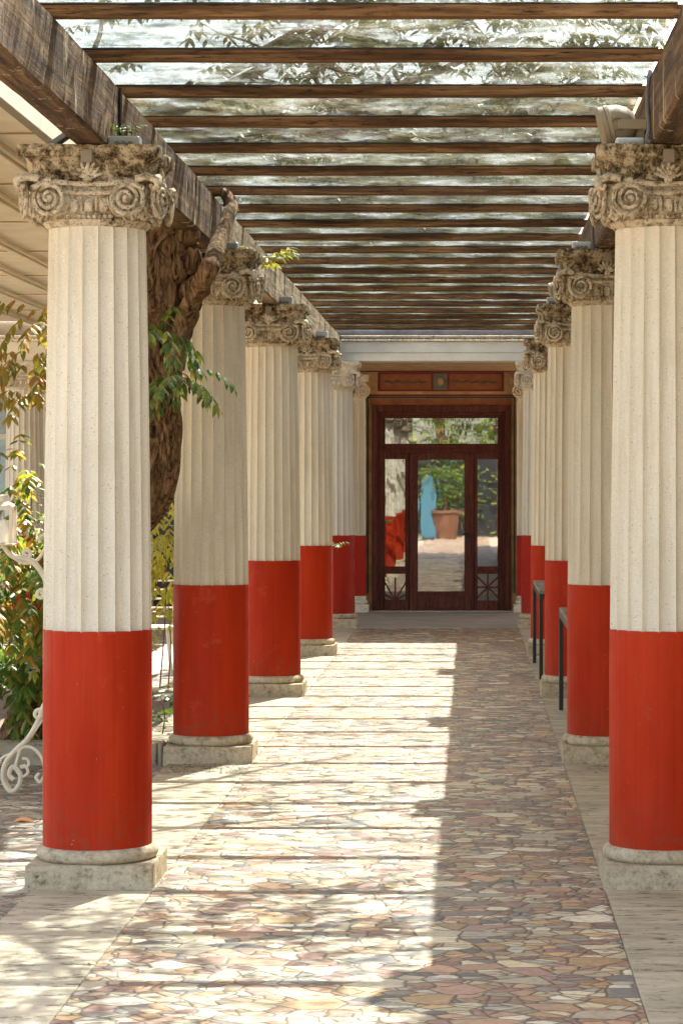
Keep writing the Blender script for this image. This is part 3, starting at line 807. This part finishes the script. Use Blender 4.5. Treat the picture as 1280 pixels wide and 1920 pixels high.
# ------------------------------------------------------------------ vine: trunk, limbs, leaves
def leaflet(b, base, d, nrm, L, W):
    d = d.normalized(); s_ = d.cross(nrm)
    if s_.length < 1e-4: s_ = d.orthogonal()
    s_.normalize(); n = s_.cross(d)
    p = [base, base+d*L*.30+s_*W*.5-n*W*.10, base+d*L*.68+s_*W*.40-n*W*.12, base+d*L-n*L*.16, base+d*L*.68-s_*W*.40-n*W*.12, base+d*L*.30-s_*W*.5-n*W*.10, base+d*L*.32+n*W*.06, base+d*L*.7+n*W*.02]
    b.add(p, [(0, 1, 6), (1, 2, 7, 6), (2, 3, 7), (3, 4, 7), (4, 5, 6, 7), (5, 0, 6)])
def compound(b, base, d, L=.26, pairs=5, ll=.075, droop=.9, rng=random):
    d = d.normalized(); side = d.cross(Vector((0, 0, 1)))
    if side.length < .05: side = Vector((1, 0, 0))
    side.normalize(); p = base.copy(); step = L/pairs; cur = d.copy()
    pts = [p.copy()]
    for k in range(pairs):
        cur = (cur+Vector((0, 0, -1))*droop*.22).normalized(); p = p+cur*step; pts.append(p.copy())
        for sg in (1, -1):
            dd = side*sg*.8+cur*.55+Vector((0, 0, -droop*rng.uniform(.4, 1.0)))+Vector((rng.uniform(-.2, .2), rng.uniform(-.2, .2), 0))
            leaflet(b, p, dd, Vector((0, 0, 1))+cur*.3+Vector((rng.uniform(-.3, .3), rng.uniform(-.3, .3), 0)), ll*rng.uniform(.8, 1.25), ll*.38)
    leaflet(b, p, cur+Vector((0, 0, -droop*.6)), Vector((0, 0, 1)), ll*1.1, ll*.40)
def spray(name, mat, parent, spots, rng, stem=True):
    """spots: (centre, radius xyz, count, leaflet length)"""
    b = MB()
    for (c, rad, n, ll, droop) in spots:
        c = Vector(c)
        for i in range(n):
            u = Vector((rng.gauss(0, .5), rng.gauss(0, .5), rng.gauss(0, .5)))
            base = c+Vector((u.x*rad[0], u.y*rad[1], u.z*rad[2]))
            d = Vector((u.x+rng.uniform(-.4, .4), u.y+rng.uniform(-.6, .3), rng.uniform(-.2, .6)))
            compound(b, base, d, ll*3.2, rng.choice((3, 4, 4, 5)), ll, droop, rng)
    return b.build(name, mat, parent)

vine = thing('wisteria_vine', 'thick gnarled old wisteria vine climbing through the pergola beside the big column', 'vine', (-2.75, 16.0, 0))
VO = Vector((2.75, -16.0, 0))
def vpart(mb, name, mat): o = mb.build(name, mat, vine); o.location = VO; return o
tp = spline([(-2.78, 16.2, 0), (-2.68, 16.0, .25), (-2.5, 15.6, .65), (-2.28, 15.1, 1.15), at(258, 940, 14.7), at(285, 800, 14.6), at(296, 690, 14.5), at(305, 600, 14.5), at(318, 520, 14.5)], 10)
tr = [.25-.07*min(1, i/18)-.05*min(1, max(0, (i-18)/30)) + (.05 if i > 62 else 0)*min(1, (i-62)/10) for i in range(len(tp))]
b = MB(); b.tube(tp, tr, 64, .34, 3)
tp2 = [p+Vector((.10*math.sin(i*.16), -.06+.08*math.cos(i*.16), 0)) for i, p in enumerate(tp)]
b.tube(tp2, [r*.62 for r in tr], 48, .36, 9)
tp3 = [p+Vector((.12*math.sin(i*.13+2.2), -.04+.1*math.cos(i*.13+2.2), 0)) for i, p in enumerate(tp)]
b.tube(tp3, [r*.55 for r in tr], 48, .36, 21)
for k in range(7):
    ph = k*.9; b.tube([p+Vector((math.cos(i*.11+ph), math.sin(i*.11+ph), 0))*r_*.86 for i, (p, r_) in enumerate(zip(tp, tr))], [r_*.26 for r_ in tr], 16, .4, 31+k)
vpart(b, 'trunk', M['bark'])
top = at(318, 520, 14.5)
b = MB()                                                     # gnarled crown of the trunk, swelling under the beam
b.tube(spline([at(300, 590, 14.4), at(318, 520, 14.35), at(300, 450, 14.3), at(272, 400, 14.3), at(262, 330, 14.3), (-1.95, 14.3, 3.62)], 8), [.13, .15, .17, .20, .20, .19, .18, .17, .17, .16]+[.15]*31, 36, .40, 33)
b.tube(spline([at(318, 545, 14.4), at(350, 508, 14.4), at(380, 500, 14.45), at(388, 503, 14.45)], 8), [.14, .15, .15, .14, .13, .12, .115, .11, .105, .10, .095, .09, .085]+[.075]*12, 30, .38, 41)
b.tube(spline([at(310, 570, 14.3), at(285, 520, 14.25), at(288, 470, 14.25), at(312, 440, 14.25), at(345, 452, 14.35)], 8), .10, 24, .42, 55)
rr = random.Random(19)
for k in range(16):
    q = MB(); q.ball((0, 0, 0), rr.uniform(.05, .10), 22, (1, .8, rr.uniform(.8, 1.3))); q.jitter(.018, 14)
    c = at(rr.uniform(285, 375), rr.uniform(440, 560), 14.22); b.add([Vector(p)+c for p in q.v], q.f, True)
vpart(b, 'burl', M['bark'])
b = MB(); b.tube(spline([at(330, 690, 14.3), at(345, 600, 14.2), at(368, 550, 14.1), at(395, 500, 14.0), at(412, 450, 14.5), at(430, 400, 14.8), at(434, 388, 14.95), (-1.47, 15.08, 3.425), (-1.60, 15.2, 3.44), (-1.85, 15.3, 3.46)], 8), [.052]*25+[.046-.0004*i for i in range(56)], 18, .22, 13)
vpart(b, 'limb', M['bark'])
# limbs over the roof
rng = random.Random(21)
def wander(p, d, L, n, r0, wob, zlo=3.72):
    pts = [Vector(p)]; d = Vector(d).normalized()
    for i in range(n):
        d = (d+Vector((rng.uniform(-wob, wob), rng.uniform(-wob, wob), rng.uniform(-wob, wob)*.5))).normalized()
        q = pts[-1]+d*L/n
        if q.z < zlo: q.z = zlo+.02
        pts.append(q)
    return pts, [r0*(1-.75*i/n) for i in range(n+1)]
ends = []
b = MB()
for (p, d, L, r) in (((-1.75, 14.1, 3.72), (.7, -.5, .12), 3.2, .034), ((-1.78, 14.3, 3.75), (.8, .7, .10), 3.4, .05), ((-1.75, 14.4, 3.7), (.3, 1, .05), 6.5, .05), ((-1.9, 14.3, 3.7), (.35, -1, .08), 5.0, .036), ((-1.9, 14.3, 3.72), (-.2, 1, .1), 6, .06)):
    pts, rr = wander(p, d, L, 14, r, .22); b.tube(pts, rr, 8)
    for k in range(3, 15, 2):
        p2, r2 = wander(pts[k], (rng.uniform(-1, 1), rng.uniform(-1, 1), rng.uniform(0, .3)), rng.uniform(.7, 1.7), 8, rr[k]*.6, .35); b.tube(p2, r2, 5); ends += p2[3:]
vpart(b, 'roof_limbs', M['bark'])
# leaves
spray('foliage', M['leafdark'], vine, [(at(300, 640, 13.9), (.08, .1, .08), 12, .085, 1.5)], random.Random(3)).location = VO
spray('foliage', M['leafdark'], vine, [(at(350, 705, 13.8), (.11, .12, .05), 11, .08, 1.2)], random.Random(5)).location = VO
b = MB(); rr = random.Random(8)
for k in range(9):
    a = at(325+rr.uniform(-15, 35), 690+rr.uniform(0, 25), 13.9); e = at(330+rr.uniform(-40, 60), 745+rr.uniform(-20, 20), 13.85)
    b.tube(spline([a, (a+e)/2+Vector((rr.uniform(-.04, .04), 0, .03)), e], 5), .004, 4)
vpart(b, 'dry_twigs', M['bark'])
sp = []
cl = random.Random(91)
for (x0, x1, ya, yb, za, zb, n, gl) in ((-1.75, .72, 9.7, 13.8, 3.74, 4.3, 330, .3), (-.9, -.1, 10.3, 13.0, 3.74, 4.2, 120, .3), (-.1, .72, 12.2, 13.5, 3.72, 4.1, 90, .3), (-1.5, .72, 15.7, 17.2, 3.72, 4.1, 120, .2), (-1.2, .72, 19.4, 21.5, 3.72, 4.1, 120, .2), (-1.6, .7, 17, 22, 4.4, 5.4, 30, .4), (-1.8, -.4, 11, 20, 3.74, 4.3, 60, .3)):
    for k in range(n):
        c = Vector((cl.uniform(x0, x1), cl.uniform(ya, yb), cl.uniform(za, zb)))
        if noise.noise(c*1.1+Vector((5, 2, 0))) > -.12: sp.append((c, (.2, .25, .12), 1, .075, .7))
for e in ends:
    if rng.random() < .45 and abs(e.x+.4) < 1.6: sp.append((e+Vector((0, 0, .03)), (.22, .25, .12), rng.choice((1, 2, 2)), .075, .7))
spray('roof_leaves', M['roofleaf'], vine, sp, random.Random(12)).location = VO
# foliage hanging beside the big column
hang = []
for (px, py, r, n, Y) in ((75, 590, 18, 7, 14.6), (70, 690, 24, 9, 14.8), (55, 745, 16, 5, 14.8), (62, 660, 16, 4, 14.8)):
    hang.append((at(px, py, Y), (r*Y/F*1.3, .15, r*Y/F*1.3), int(n*1.5), .085, 1.3))
spray('hanging_leaves', M['leafochre'], vine, hang, random.Random(14)).location = VO

def shrub(name, label, spots, mat, seed, stems, cat='shrub'):
    base = Vector(spots[0][0]); t = thing(name, label, cat, (base.x, base.y, 0)); off = Vector((-base.x, -base.y, 0))
    o = spray('foliage', mat, t, spots, random.Random(seed)); o.location = off
    b = MB()
    for (p, q) in stems:
        p = Vector(p); q = Vector(q); b.tube(spline([p, (p*.6+q*.4)+Vector((.03, 0, .05)), q], 6), [.0055-.0035*i/12 for i in range(13)], 6)
    o = b.build('stem', M['bark'], t); o.location = off
    return t, off
def S_(px, py, r, n, Y, ll=.085, dr=1.0): return (at(px, py, Y), (r*Y/F*1.25, .22, r*Y/F*1.25), int(n*1.35), ll*.95, dr)
shrub('climbing_shrub', 'tall leafy shrub with ochre and yellow-green leaves behind the white iron candle stand',
      [S_(35, 1010, 32, 14, 14.9), S_(15, 850, 16, 4, 14.9), S_(70, 900, 16, 5, 15), S_(25, 915, 16, 4, 15), S_(60, 990, 30, 14, 15), S_(20, 1090, 36, 18, 14.8), S_(60, 1110, 36, 18, 15), S_(5, 1150, 30, 12, 14.8), S_(40, 1180, 36, 16, 14.8)], M['leaf'], 31,
      [(at(60, 1380, 15.9), at(35, 1010, 14.9)), (at(40, 1380, 15.9), at(60, 900, 15)), (at(30, 1380, 15.9), at(20, 1100, 14.8))])
lowshrub, loff = shrub('flowering_bush', 'low dark green bush with a few lilac flowers in the stone-edged bed',
      [S_(25, 1220, 34, 18, 15.3, .09), S_(62, 1190, 26, 11, 15.4, .08), S_(20, 1290, 30, 13, 15.2, .09), S_(60, 1250, 26, 10, 15.4), S_(8, 1330, 20, 6, 15.2, .09)], M['leafgreen'], 33,
      [(at(30, 1385, 15.9), at(25, 1220, 15.3)), (at(45, 1385, 15.9), at(62, 1190, 15.4))])
b = MB(); rr = random.Random(4)
for k in range(14): b.ball(at(58+rr.uniform(-8, 16), 1245+rr.uniform(-14, 18), 15.0), .012, 6, (1, 1, .7))
o = b.build('flower', M['flower'], lowshrub); o.location = loff
shrub('sunlit_shrub', 'bright yellow-green shrub filling the gap between the big column and the vine-trunk column',
      [S_(308, 1000, 16, 10, 17.5, .075), S_(306, 955, 14, 7, 17.5, .07), S_(306, 1035, 16, 10, 17.5, .07), S_(312, 880, 12, 4, 17.4), S_(300, 930, 12, 4, 17.4), S_(308, 1060, 18, 12, 17.6, .08), S_(310, 1110, 18, 12, 17.6, .08), S_(305, 1150, 16, 8, 17.6, .075)], M['leafyellow'], 35,
      [(at(315, 1300, 17.6), at(308, 1060, 17.6)), (at(300, 1290, 17.6), at(308, 900, 17.4))])
shrub('small_plant', 'small green plant with orange-tinged leaves above the kerb, between the two big columns',
      [S_(300, 1300, 13, 5, 15.9, .10, .5), S_(310, 1345, 10, 4, 15.8, .09, .6)], M['leafgreen'], 37, [(at(300, 1400, 15.9), at(300, 1300, 15.9))], 'plant')
def tuft(name, label, c, mat, n, L, seed, ll, up=.3):
    t = thing(name, label, 'plant', c); b = MB(); r_ = random.Random(seed)
    for k in range(n):
        a = 2*math.pi*k/n+r_.uniform(-.3, .3); d = Vector((math.cos(a), math.sin(a), up+r_.uniform(0, .8)))
        compound(b, Vector((0, 0, 0)), d, L, 4, ll, .7, r_)
    b.build('leaf', mat, t); q = MB(); q.tube([(0, 0, -.03), (0, 0, .02)], .006, 5); q.build('stem', M['bark'], t)
    return t
tuft('leaf_sprig', 'bright yellow leaf sprig growing from the beam above the second vine-side capital', at(500, 488, 16.2), M['leafyellow'], 14, .17, 3, .075, .35)
tuft('leaf_sprig', 'tiny green sprig growing between the beam and the grey box on the big capital', at(237, 250, 10.7), M['leafgreen'], 5, .07, 5, .03, .6)
tuft('leaf_sprig', 'small green sprig sprouting from the foot of the red drum near the porch', at(627, 1022, 25.4), M['leafgreen'], 6, .12, 6, .05, .1)

# garden bed
b = MB(); x = -6.0
rr = random.Random(2)
while x < -1.86:
    x2 = min(x+rr.uniform(.5, .8), -1.855); b.box(x+.003, x2-.003, 15.28, 15.46, -.03, .125+rr.uniform(-.004, .004), .008); x = x2
b.box(-6, -1.855, 19.2, 19.38, -.03, .12, .008); b.box(-2.03, -1.855, 15.47, 19.19, -.03, .118, .008)
tag(b.build('bed_kerb', M['kerb']), 'low stone kerb edging the garden bed, running up to the vine-trunk column', 'kerb')
b = MB(); nx, ny = 40, 40; vs = []; fs = []
for j in range(ny+1):
    for i in range(nx+1):
        x = -6+3.965*i/nx; y = 15.465+3.73*j/ny; vs.append((x, y, .085+.03*noise.noise((x*3, y*3, 0))))
for j in range(ny):
    for i in range(nx): q = j*(nx+1)+i; fs.append((q, q+1, q+nx+2, q+nx+1))
b.add(vs, fs, True); tag(b.build('garden_soil', M['soil']), kind='structure')

# fallen leaves
tag_l = []
b = MB(); rr = random.Random(77)
def litter(x0, x1, y0, y1, n, s0=.012, s1=.03):
    for k in range(n):
        c = Vector((rr.uniform(x0, x1), rr.uniform(y0, y1), .006)); a = rr.uniform(0, 6.28)
        leaflet(b, c, Vector((math.cos(a), math.sin(a), rr.uniform(0, .25))), Vector((0, 0, 1)), rr.uniform(s0, s1), rr.uniform(s0, s1)*.5)
litter(-1.82, -1.35, 14.75, 15.22, 260); litter(-2.9, -1.9, 12.6, 15.2, 420); litter(.6, 1.06, 14.6, 15.2, 40); litter(-1.2, .5, 15, 24, 120); litter(-.3, .3, 20.2, 20.8, 50); litter(-1.3, -.2, 10, 14, 40); litter(-.75, -.2, 18.2, 21, 60); litter(-6, -2.05, 15.5, 17.5, 500, .02, .05); litter(.45, .56, 9, 28, 120); litter(-1.36, -1.29, 8, 28, 120); litter(-1.82, -1.3, 8, 15, 60, .008, .02); litter(-1.3, .5, 8, 15, 60, .008, .016)
tag(b.build('leaf_litter', M['debris']), 'scattered dry brown leaf bits on the paving and strips', 'leaf litter', kind='stuff')
b = MB(); c = at(44, 1546, 12.55)
c.z = .0
lv = [(-.055, 0, .012), (-.03, -.03, .02), (0, -.035, .028), (.03, -.028, .02), (.06, .004, .012), (.03, .03, .03), (0, .04, .034), (-.03, .032, .03), (0, 0, .010)]
b.add([c+Vector(p) for p in lv], [(0, 1, 8), (1, 2, 8), (2, 3, 8), (3, 4, 8), (4, 5, 8), (5, 6, 8), (6, 7, 8), (7, 0, 8)], True)
b.tube([c+Vector((.055, .004, .012)), c+Vector((.085, .01, .02))], .002, 4)
tag(b.build('fallen_leaf', M['deadleaf']), 'curled orange dead leaf lying on the paving beside the big column', 'leaf')

# ------------------------------------------------------------------ lights and boxes on the capitals
def boxthing(label, px0, px1, py0, py1, Y, d=.09, mat='greybox'):
    p0 = at(px0, py1, Y); p1 = at(px1, py0, Y); w_, h = p1.x-p0.x, p1.z-p0.z
    t = thing('junction_box', label, 'junction box', ((p0.x+p1.x)/2, Y, ZC-.004), 'junction boxes on the capitals')
    MB().box(-w_/2, w_/2, 0, d, 0, h, .006).build('housing', M[mat], t)
    b = MB(); m_ = .012
    b.box(-w_/2+m_, w_/2-m_, -.005, -.001, h-m_-.006, h-m_); b.box(-w_/2+m_, -w_/2+m_+.006, -.005, -.001, .004, h-m_-.0065); b.box(w_/2-m_-.006, w_/2-m_, -.005, -.001, .004, h-m_-.0065)
    b.build('lid_rim', M[mat], t)
    b = MB()
    for k in (-1, 0, 1): b.lathe([(.010, -.004), (.012, .0), (.008, .010)], 10, mat=Matrix.Translation((k*w_*.2, -.002, h*.35)) @ Matrix.Rotation(R(90), 4, 'X'))
    b.build('cable_gland', M['cable'], t)
boxthing('grey-green junction box on the big capital before the vine trunk', 202, 262, 250, 274, 10.62)
boxthing('pale bluish junction box on the capital under the round floodlight', 1154, 1208, 240, 263, 10.66, mat='bluebox')
boxthing('white junction box on the capital above the nearer table', 1072, 1108, 441, 459, 15.35, mat='bluebox')
boxthing('grey junction box half hidden behind the vine limb', 425, 446, 445, 466, 15.5)
boxthing('pale green junction box on the third vine-side capital', 517, 548, 552, 569, 20.1)
boxthing('bluish junction box on the fourth vine-side capital', 588, 614, 617, 633, 24.9, mat='bluebox')
boxthing('dark junction box beneath the small far floodlight', 1024, 1046, 550, 566, 20.1)

def floodlight(label, c, s_, yaw):
    t = thing('floodlight', label, 'floodlight', c, 'round floodlights on the capitals')
    t.rotation_euler = (0, 0, yaw); t.scale = (s_, s_, s_)
    ax = Matrix.Translation((0, 0, .085)) @ Matrix.Rotation(R(-90-14), 4, 'Y')   # dish opens towards -x, slightly down
    b = MB(); b.lathe([(.001, -.085), (.045, -.083), (.075, -.06), (.094, -.02), (.100, .02), (.104, .022), (.104, .040), (.098, .042), (.102, .044), (.102, .066), (.092, .074), (.001, .076)], 40, mat=ax, caps=False)
    b.build('lamp_dish', M['lampbody'], t)
    b = MB(); b.box(.07, .12, -.03, .03, -.06, .0615, .004); b.box(.0, .125, -.108, -.098, .062, .104, .004); b.box(.0, .125, .098, .108, .062, .104, .004); b.box(.118, .126, -.0975, .0975, .06, .106, .003)
    b.build('yoke', M['lampbody'], t)
    b = MB()
    for sg in (-1, 1): b.lathe([(.028, 0), (.028, .010), (.020, .014), (.019, .011), (.001, .011)], 24, mat=Matrix.Translation((0, sg*.104, .083)) @ Matrix.Rotation(R(90*sg*-1*-1 if sg < 0 else -90), 4, 'X'), caps=False)
    b.build('pivot_cap', M['lampbody'], t)
    return t
p = at(1158, 263, 10.75); floodlight('round beige floodlight on the big capital, seen from its side', (p.x, 10.85, ZC+.035), .98, 0)
p = at(1043, 550, 20.3); floodlight('small-looking beige floodlight farther back, behind the second table-side capital', (p.x+.02, 20.3, ZC+.02), 1.0, 0)
t = thing('spot_lamp', 'small tilted black spot lamp on the big capital, under the beam', 'lamp', at(112, 272, 10.7))
MB().box(-.05, .05, -.04, .04, -.012, .012, .004, Matrix.Translation((0, 0, .02)) @ Matrix.Rotation(R(-35), 4, 'Y')).build('lamp_head', M['cable'], t)
MB().tube([(.03, 0, .03), (.06, .01, .035), (.08, .02, -.0)], .006, 6).build('lamp_arm', M['black'], t)
b = MB(); b.tube(spline([(.76-.012, 10.55, 3.11), (.735, 10.56, 3.13), (.742, 10.58, 3.18), (.738, 10.6, 3.3), (.742, 10.6, 3.38), (.752, 10.62, 3.42)], 6), .009, 8)
tag(b.build('cable', M['cable']), 'grey cable rising from the capital under the round floodlight', 'cable')
b = MB(); b.tube([(LX+.076, 10.95, 3.10), (LX+.076, 10.95, 3.40)], .008, 8)
tag(b.build('cable', M['black']), 'black cable on the brown beam above the grey-green box', 'cable')
b = MB(); b.tube(spline([(.742, 15.3, 3.10), (.735, 15.32, 3.2), (.742, 15.34, 3.40)], 6), .009, 8)
tag(b.build('cable', M['cable']), 'grey cable rising beside the white box above the nearer table', 'cable')

# ------------------------------------------------------------------ tables with black legs
def table(label, x0, x1, y0, y1, h):
    t = thing('table', label, 'table', ((x0+x1)/2, (y0+y1)/2, 0), 'black-legged tables between the columns')
    a, c = (x1-x0)/2, (y1-y0)/2
    MB().box(-a, a, -c, c, h-.028, h, .004).build('tabletop', M['tabletop'], t)
    b = MB(); b.box(-a+.03, a-.03, -c+.001, -c+.03, h-.07, h-.029); b.box(-a+.03, a-.03, c-.03, c-.001, h-.07, h-.029); b.box(-a+.001, -a+.029, -c+.03, c-.03, h-.07, h-.029); b.box(a-.029, a-.001, -c+.03, c-.03, h-.07, h-.029)
    b.build('apron', M['black'], t)
    for sx in (-1, 1):
        for sy in (-1, 1):
            q = MB(); xx, yy = sx*(a-.016), sy*(c-.016); q.box(xx-.016, xx+.016, yy-.016, yy+.016, .0, h-.029, .003); q.build('leg', M['black'], t)
table('nearer table with black metal legs, partly hidden by a red and cream column', .655, 1.30, 16.45, 18.86, .765)
table('farther table with two black legs showing before the red drums', .580, 1.20, 21.5, 23.75, .775)

# ------------------------------------------------------------------ white iron candle stand
cs = thing('candle_stand', 'cream scrolled wrought-iron candle stand half hidden behind the big column', 'candle stand', (-2.215, 13.8, 0))
def scroll(c, r0, turns, a0, rad, ux, uz, n=36, dirn=1):
    out = []
    for i in range(n):
        t = i/(n-1); a = a0+dirn*t*turns*2*math.pi; r = r0*(1-t*.85)
        out.append(Vector(c)+Vector(ux)*math.cos(a)*r+Vector(uz)*math.sin(a)*r)
    return out
b = MB(); b.lathe([(.02, .28), (.016, .5), (.024, .52), (.014, .56), (.013, 1.3), (.03, 1.32), (.012, 1.36), (.012, 1.55)], 14); b.build('pole', M['iron'], cs)
ux, uz = (1, 0, 0), (0, 0, 1)
k_ = 13.8/F
def loc(px, py, dy=0): return Vector(((px-882)*k_+2.215, dy, 1.7+(903-py)*k_))
for ang in (0, 125, 235):
    b = MB()
    leg = spline([loc(108, 1300), loc(85, 1318), loc(72, 1350), loc(52, 1385), loc(28, 1408), loc(10, 1432), loc(6, 1460), loc(20, 1484), loc(36, 1472), loc(38, 1450), loc(24, 1438), loc(18, 1452), loc(26, 1462)], 6)
    b.tube(leg, .013, 8); b.tube([p+Vector((.012, .02, 0)) for p in leg[8:44]], .007, 6)
    b.tube(spline([loc(40, 1400), loc(34, 1420), loc(30, 1440), loc(42, 1456), loc(53, 1448), loc(48, 1436), loc(38, 1438)], 6), .009, 7)
    b.tube(spline([loc(40, 1440), loc(54, 1435), loc(52, 1424), loc(42, 1422)], 6), .008, 7)
    b.tube(spline([loc(0, 1430), loc(6, 1420), loc(30, 1408), loc(55, 1385), loc(80, 1350)], 6), .007, 6)
    b.tube(spline([loc(30, 1410), loc(48, 1400), loc(66, 1406), loc(80, 1424), loc(84, 1450), loc(76, 1466), loc(68, 1458), loc(74, 1450)], 6), .009, 7)
    b.tube(scroll(loc(74, 1340), .034, 1.3, 0, .01, ux, uz), .011, 7)
    o = b.build('foot', M['iron'], cs); o.rotation_euler = (0, 0, R(ang))
for ang in (0, 120, 240):
    b = MB()
    b.tube(spline([loc(108, 1120), loc(92, 1098), loc(78, 1072), loc(60, 1052), loc(38, 1046), loc(20, 1040), loc(8, 1024), loc(6, 1014)], 7), [.016]*30+[.013]*20, 8)
    b.tube(spline([loc(20, 1042), loc(46, 1056), loc(70, 1050), loc(84, 1030), loc(92, 1012), loc(84, 1003), loc(74, 1008), loc(76, 1018)], 7), .010, 7)
    b.tube(scroll(loc(50, 1038), .030, 1.4, R(200), .01, ux, uz), .011, 7)
    b.tube(scroll(loc(78, 1115), .030, 1.2, R(30), .01, ux, uz), .012, 7)
    arm = b.build('arm', M['iron'], cs); arm.rotation_euler = (0, 0, R(ang))
    lc = loc(6, 1018); q = MB()
    hw, z0, z1 = .055, .0, .20
    for sx in (-1, 1):
        for sy in (-1, 1): q.box(lc.x+sx*hw-.010, lc.x+sx*hw+.010, sy*hw-.010, sy*hw+.010, lc.z+z0, lc.z+z1, .002)
    q.box(lc.x-hw-.012, lc.x+hw+.012, -hw-.012, hw+.012, lc.z-.012, lc.z-.001, .003)
    for sy in (-1, 1): q.box(lc.x-hw+.0105, lc.x+hw-.0105, sy*hw-.009, sy*hw+.009, lc.z+z1-.02, lc.z+z1); q.box(sy*hw+lc.x-.009, sy*hw+lc.x+.009, -hw+.0105, hw-.0105, lc.z+z1-.02, lc.z+z1)
    q.lathe([(.07, .201), (.055, .215), (.03, .225), (.028, .26), (.001, .262)], 16, (lc.x, 0, lc.z), caps=False)
    lant = q.build('lantern', M['iron'], arm)
    lantc = MB().lathe([(.034, 0), (.034, .12), (.028, .124), (.003, .122), (.002, .14)], 20, (lc.x, 0, lc.z+.001)); lantc.build('candle', M['wax'], arm)

# garden chair in the gap
ch = thing('garden_chair', 'pale cream garden chair seen through the gap beside the vine-trunk column', 'chair', (-2.86, 22.6, -.012))
MB().box(-.21, .21, -.21, .21, .40, .425, .006).build('seat', M['iron'], ch)
for sx in (-1, 1):
    for sy in (-1, 1): MB().tube([(sx*.22, sy*.22, 0), (sx*.18, sy*.18, .40)], .016, 8).build('leg', M['iron'], ch)
b = MB(); b.tube([(-.19, .2, .42), (-.2, .25, .85)], .014, 8); b.tube([(.19, .2, .42), (.2, .25, .85)], .014, 8)
for k in range(5): b.tube([(-.19, .21+.04*k/4, .5+.08*k), (.19, .21+.04*k/4, .5+.08*k)], .009, 6)
b.build('backrest', M['iron'], ch)

# ------------------------------------------------------------------ seen only in the door glass
pt = thing('potted_tree', 'terracotta pot with small topiary tree, reflected in the door glass', 'potted tree', (-.79, -9.3, 0))
MB().lathe([(.30, .01), (.40, .35), (.47, .74), (.52, .76), (.52, .84), (.46, .84), (.44, .76), (.001, .76)], 32, caps=False).build('pot', M['terracotta'], pt)
MB().tube([(0, 0, .74), (.02, 0, 1.3)], .04, 10).build('trunk', M['bark'], pt)
spray('crown', M['leafgreen'], pt, [((0, 0, 1.35), (.25, .25, .45), 80, .11, .6), ((0, 0, 1.95), (.75, .4, .22), 90, .11, .6)], random.Random(9))
bb = MB(); pts = [(-.26, -.5), (.26, -.5), (.26, 1.15)]+[(.26*math.cos(R(a)), 1.15+.22*math.sin(R(a))) for a in range(15, 166, 15)]+[(-.26, 1.15)]
nn = len(pts); bb.add([(x, -.02, z) for x, z in pts]+[(x, .02, z) for x, z in pts], [tuple(range(nn)), tuple(range(2*nn-1, nn-1, -1))]+[(i, i+nn, (i+1) % nn+nn, (i+1) % nn) for i in range(nn)])
o = bb.build('blue_board', M['bluecloth']); o.location = (-1.24, -9.0, .5)
MB().box(-.2, .2, .021, .30, -.5, -.44, .01).build('stand', M['dark'], o)
tag(o, 'round-topped sky blue board beside the potted tree, reflected in the door glass', 'board')
hg = thing('hedge', 'added dark hedge behind the viewer, a backdrop reflected behind the potted tree', 'hedge', (-.8, -13, 0)); b = MB(); rr = random.Random(66)  # hedge added as a dark backdrop for the door reflections
for q in range(5200):
    c = Vector((rr.uniform(-6, 6), rr.uniform(-.5, .5), rr.uniform(.05, 3.0)))
    leaflet(b, c, Vector((rr.uniform(-1, 1), rr.uniform(-.3, 1), rr.uniform(-.6, .4))), Vector((rr.uniform(-.5, .5), rr.uniform(-.5, .5), 1)), .20, .11)
b.build('foliage', M['leafdark'], hg); MB().box(-5.9, 5.9, -.35, .35, 0, 2.8).build('core_block', M['dark'], hg)  # solid near-black block fills the inside
rr = random.Random(55)
for k, (x, y, s_, lab) in enumerate(((-4.2, -16, 1.0, 'broad dark tree behind the viewer, reflected beside the blue board'), (1.8, -18, 1.15, 'tall dark tree behind the viewer, reflected beside the potted tree'), (-1.0, -24, 1.5, 'large far tree behind the viewer, reflected in the transom glass'))):
    t = thing('garden_tree', lab, 'tree', (x, y, 0), 'trees reflected in the door glass')
    MB().tube(spline([(0, 0, 0), (.05, 0, 1.2*s_), (-.05, .05, 2.6*s_)], 6), [.16*s_*(1-.03*i) for i in range(13)], 10, .2).build('trunk', M['bark'], t)
    b = MB()
    for q in range(int(260*s_)):
        u = Vector((rr.gauss(0, .6), rr.gauss(0, .6), rr.gauss(0, .55))); c = Vector((0, 0, 3.2*s_))+u*1.6*s_
        for j in range(5): leaflet(b, c+Vector((rr.uniform(-.2, .2), rr.uniform(-.2, .2), rr.uniform(-.2, .2))), Vector((rr.uniform(-1, 1), rr.uniform(-1, 1), rr.uniform(-.6, .4))), Vector((rr.uniform(-.5, .5), rr.uniform(-.5, .5), 1)), .30, .16)
    b.build('crown', M['leafdark'], t)
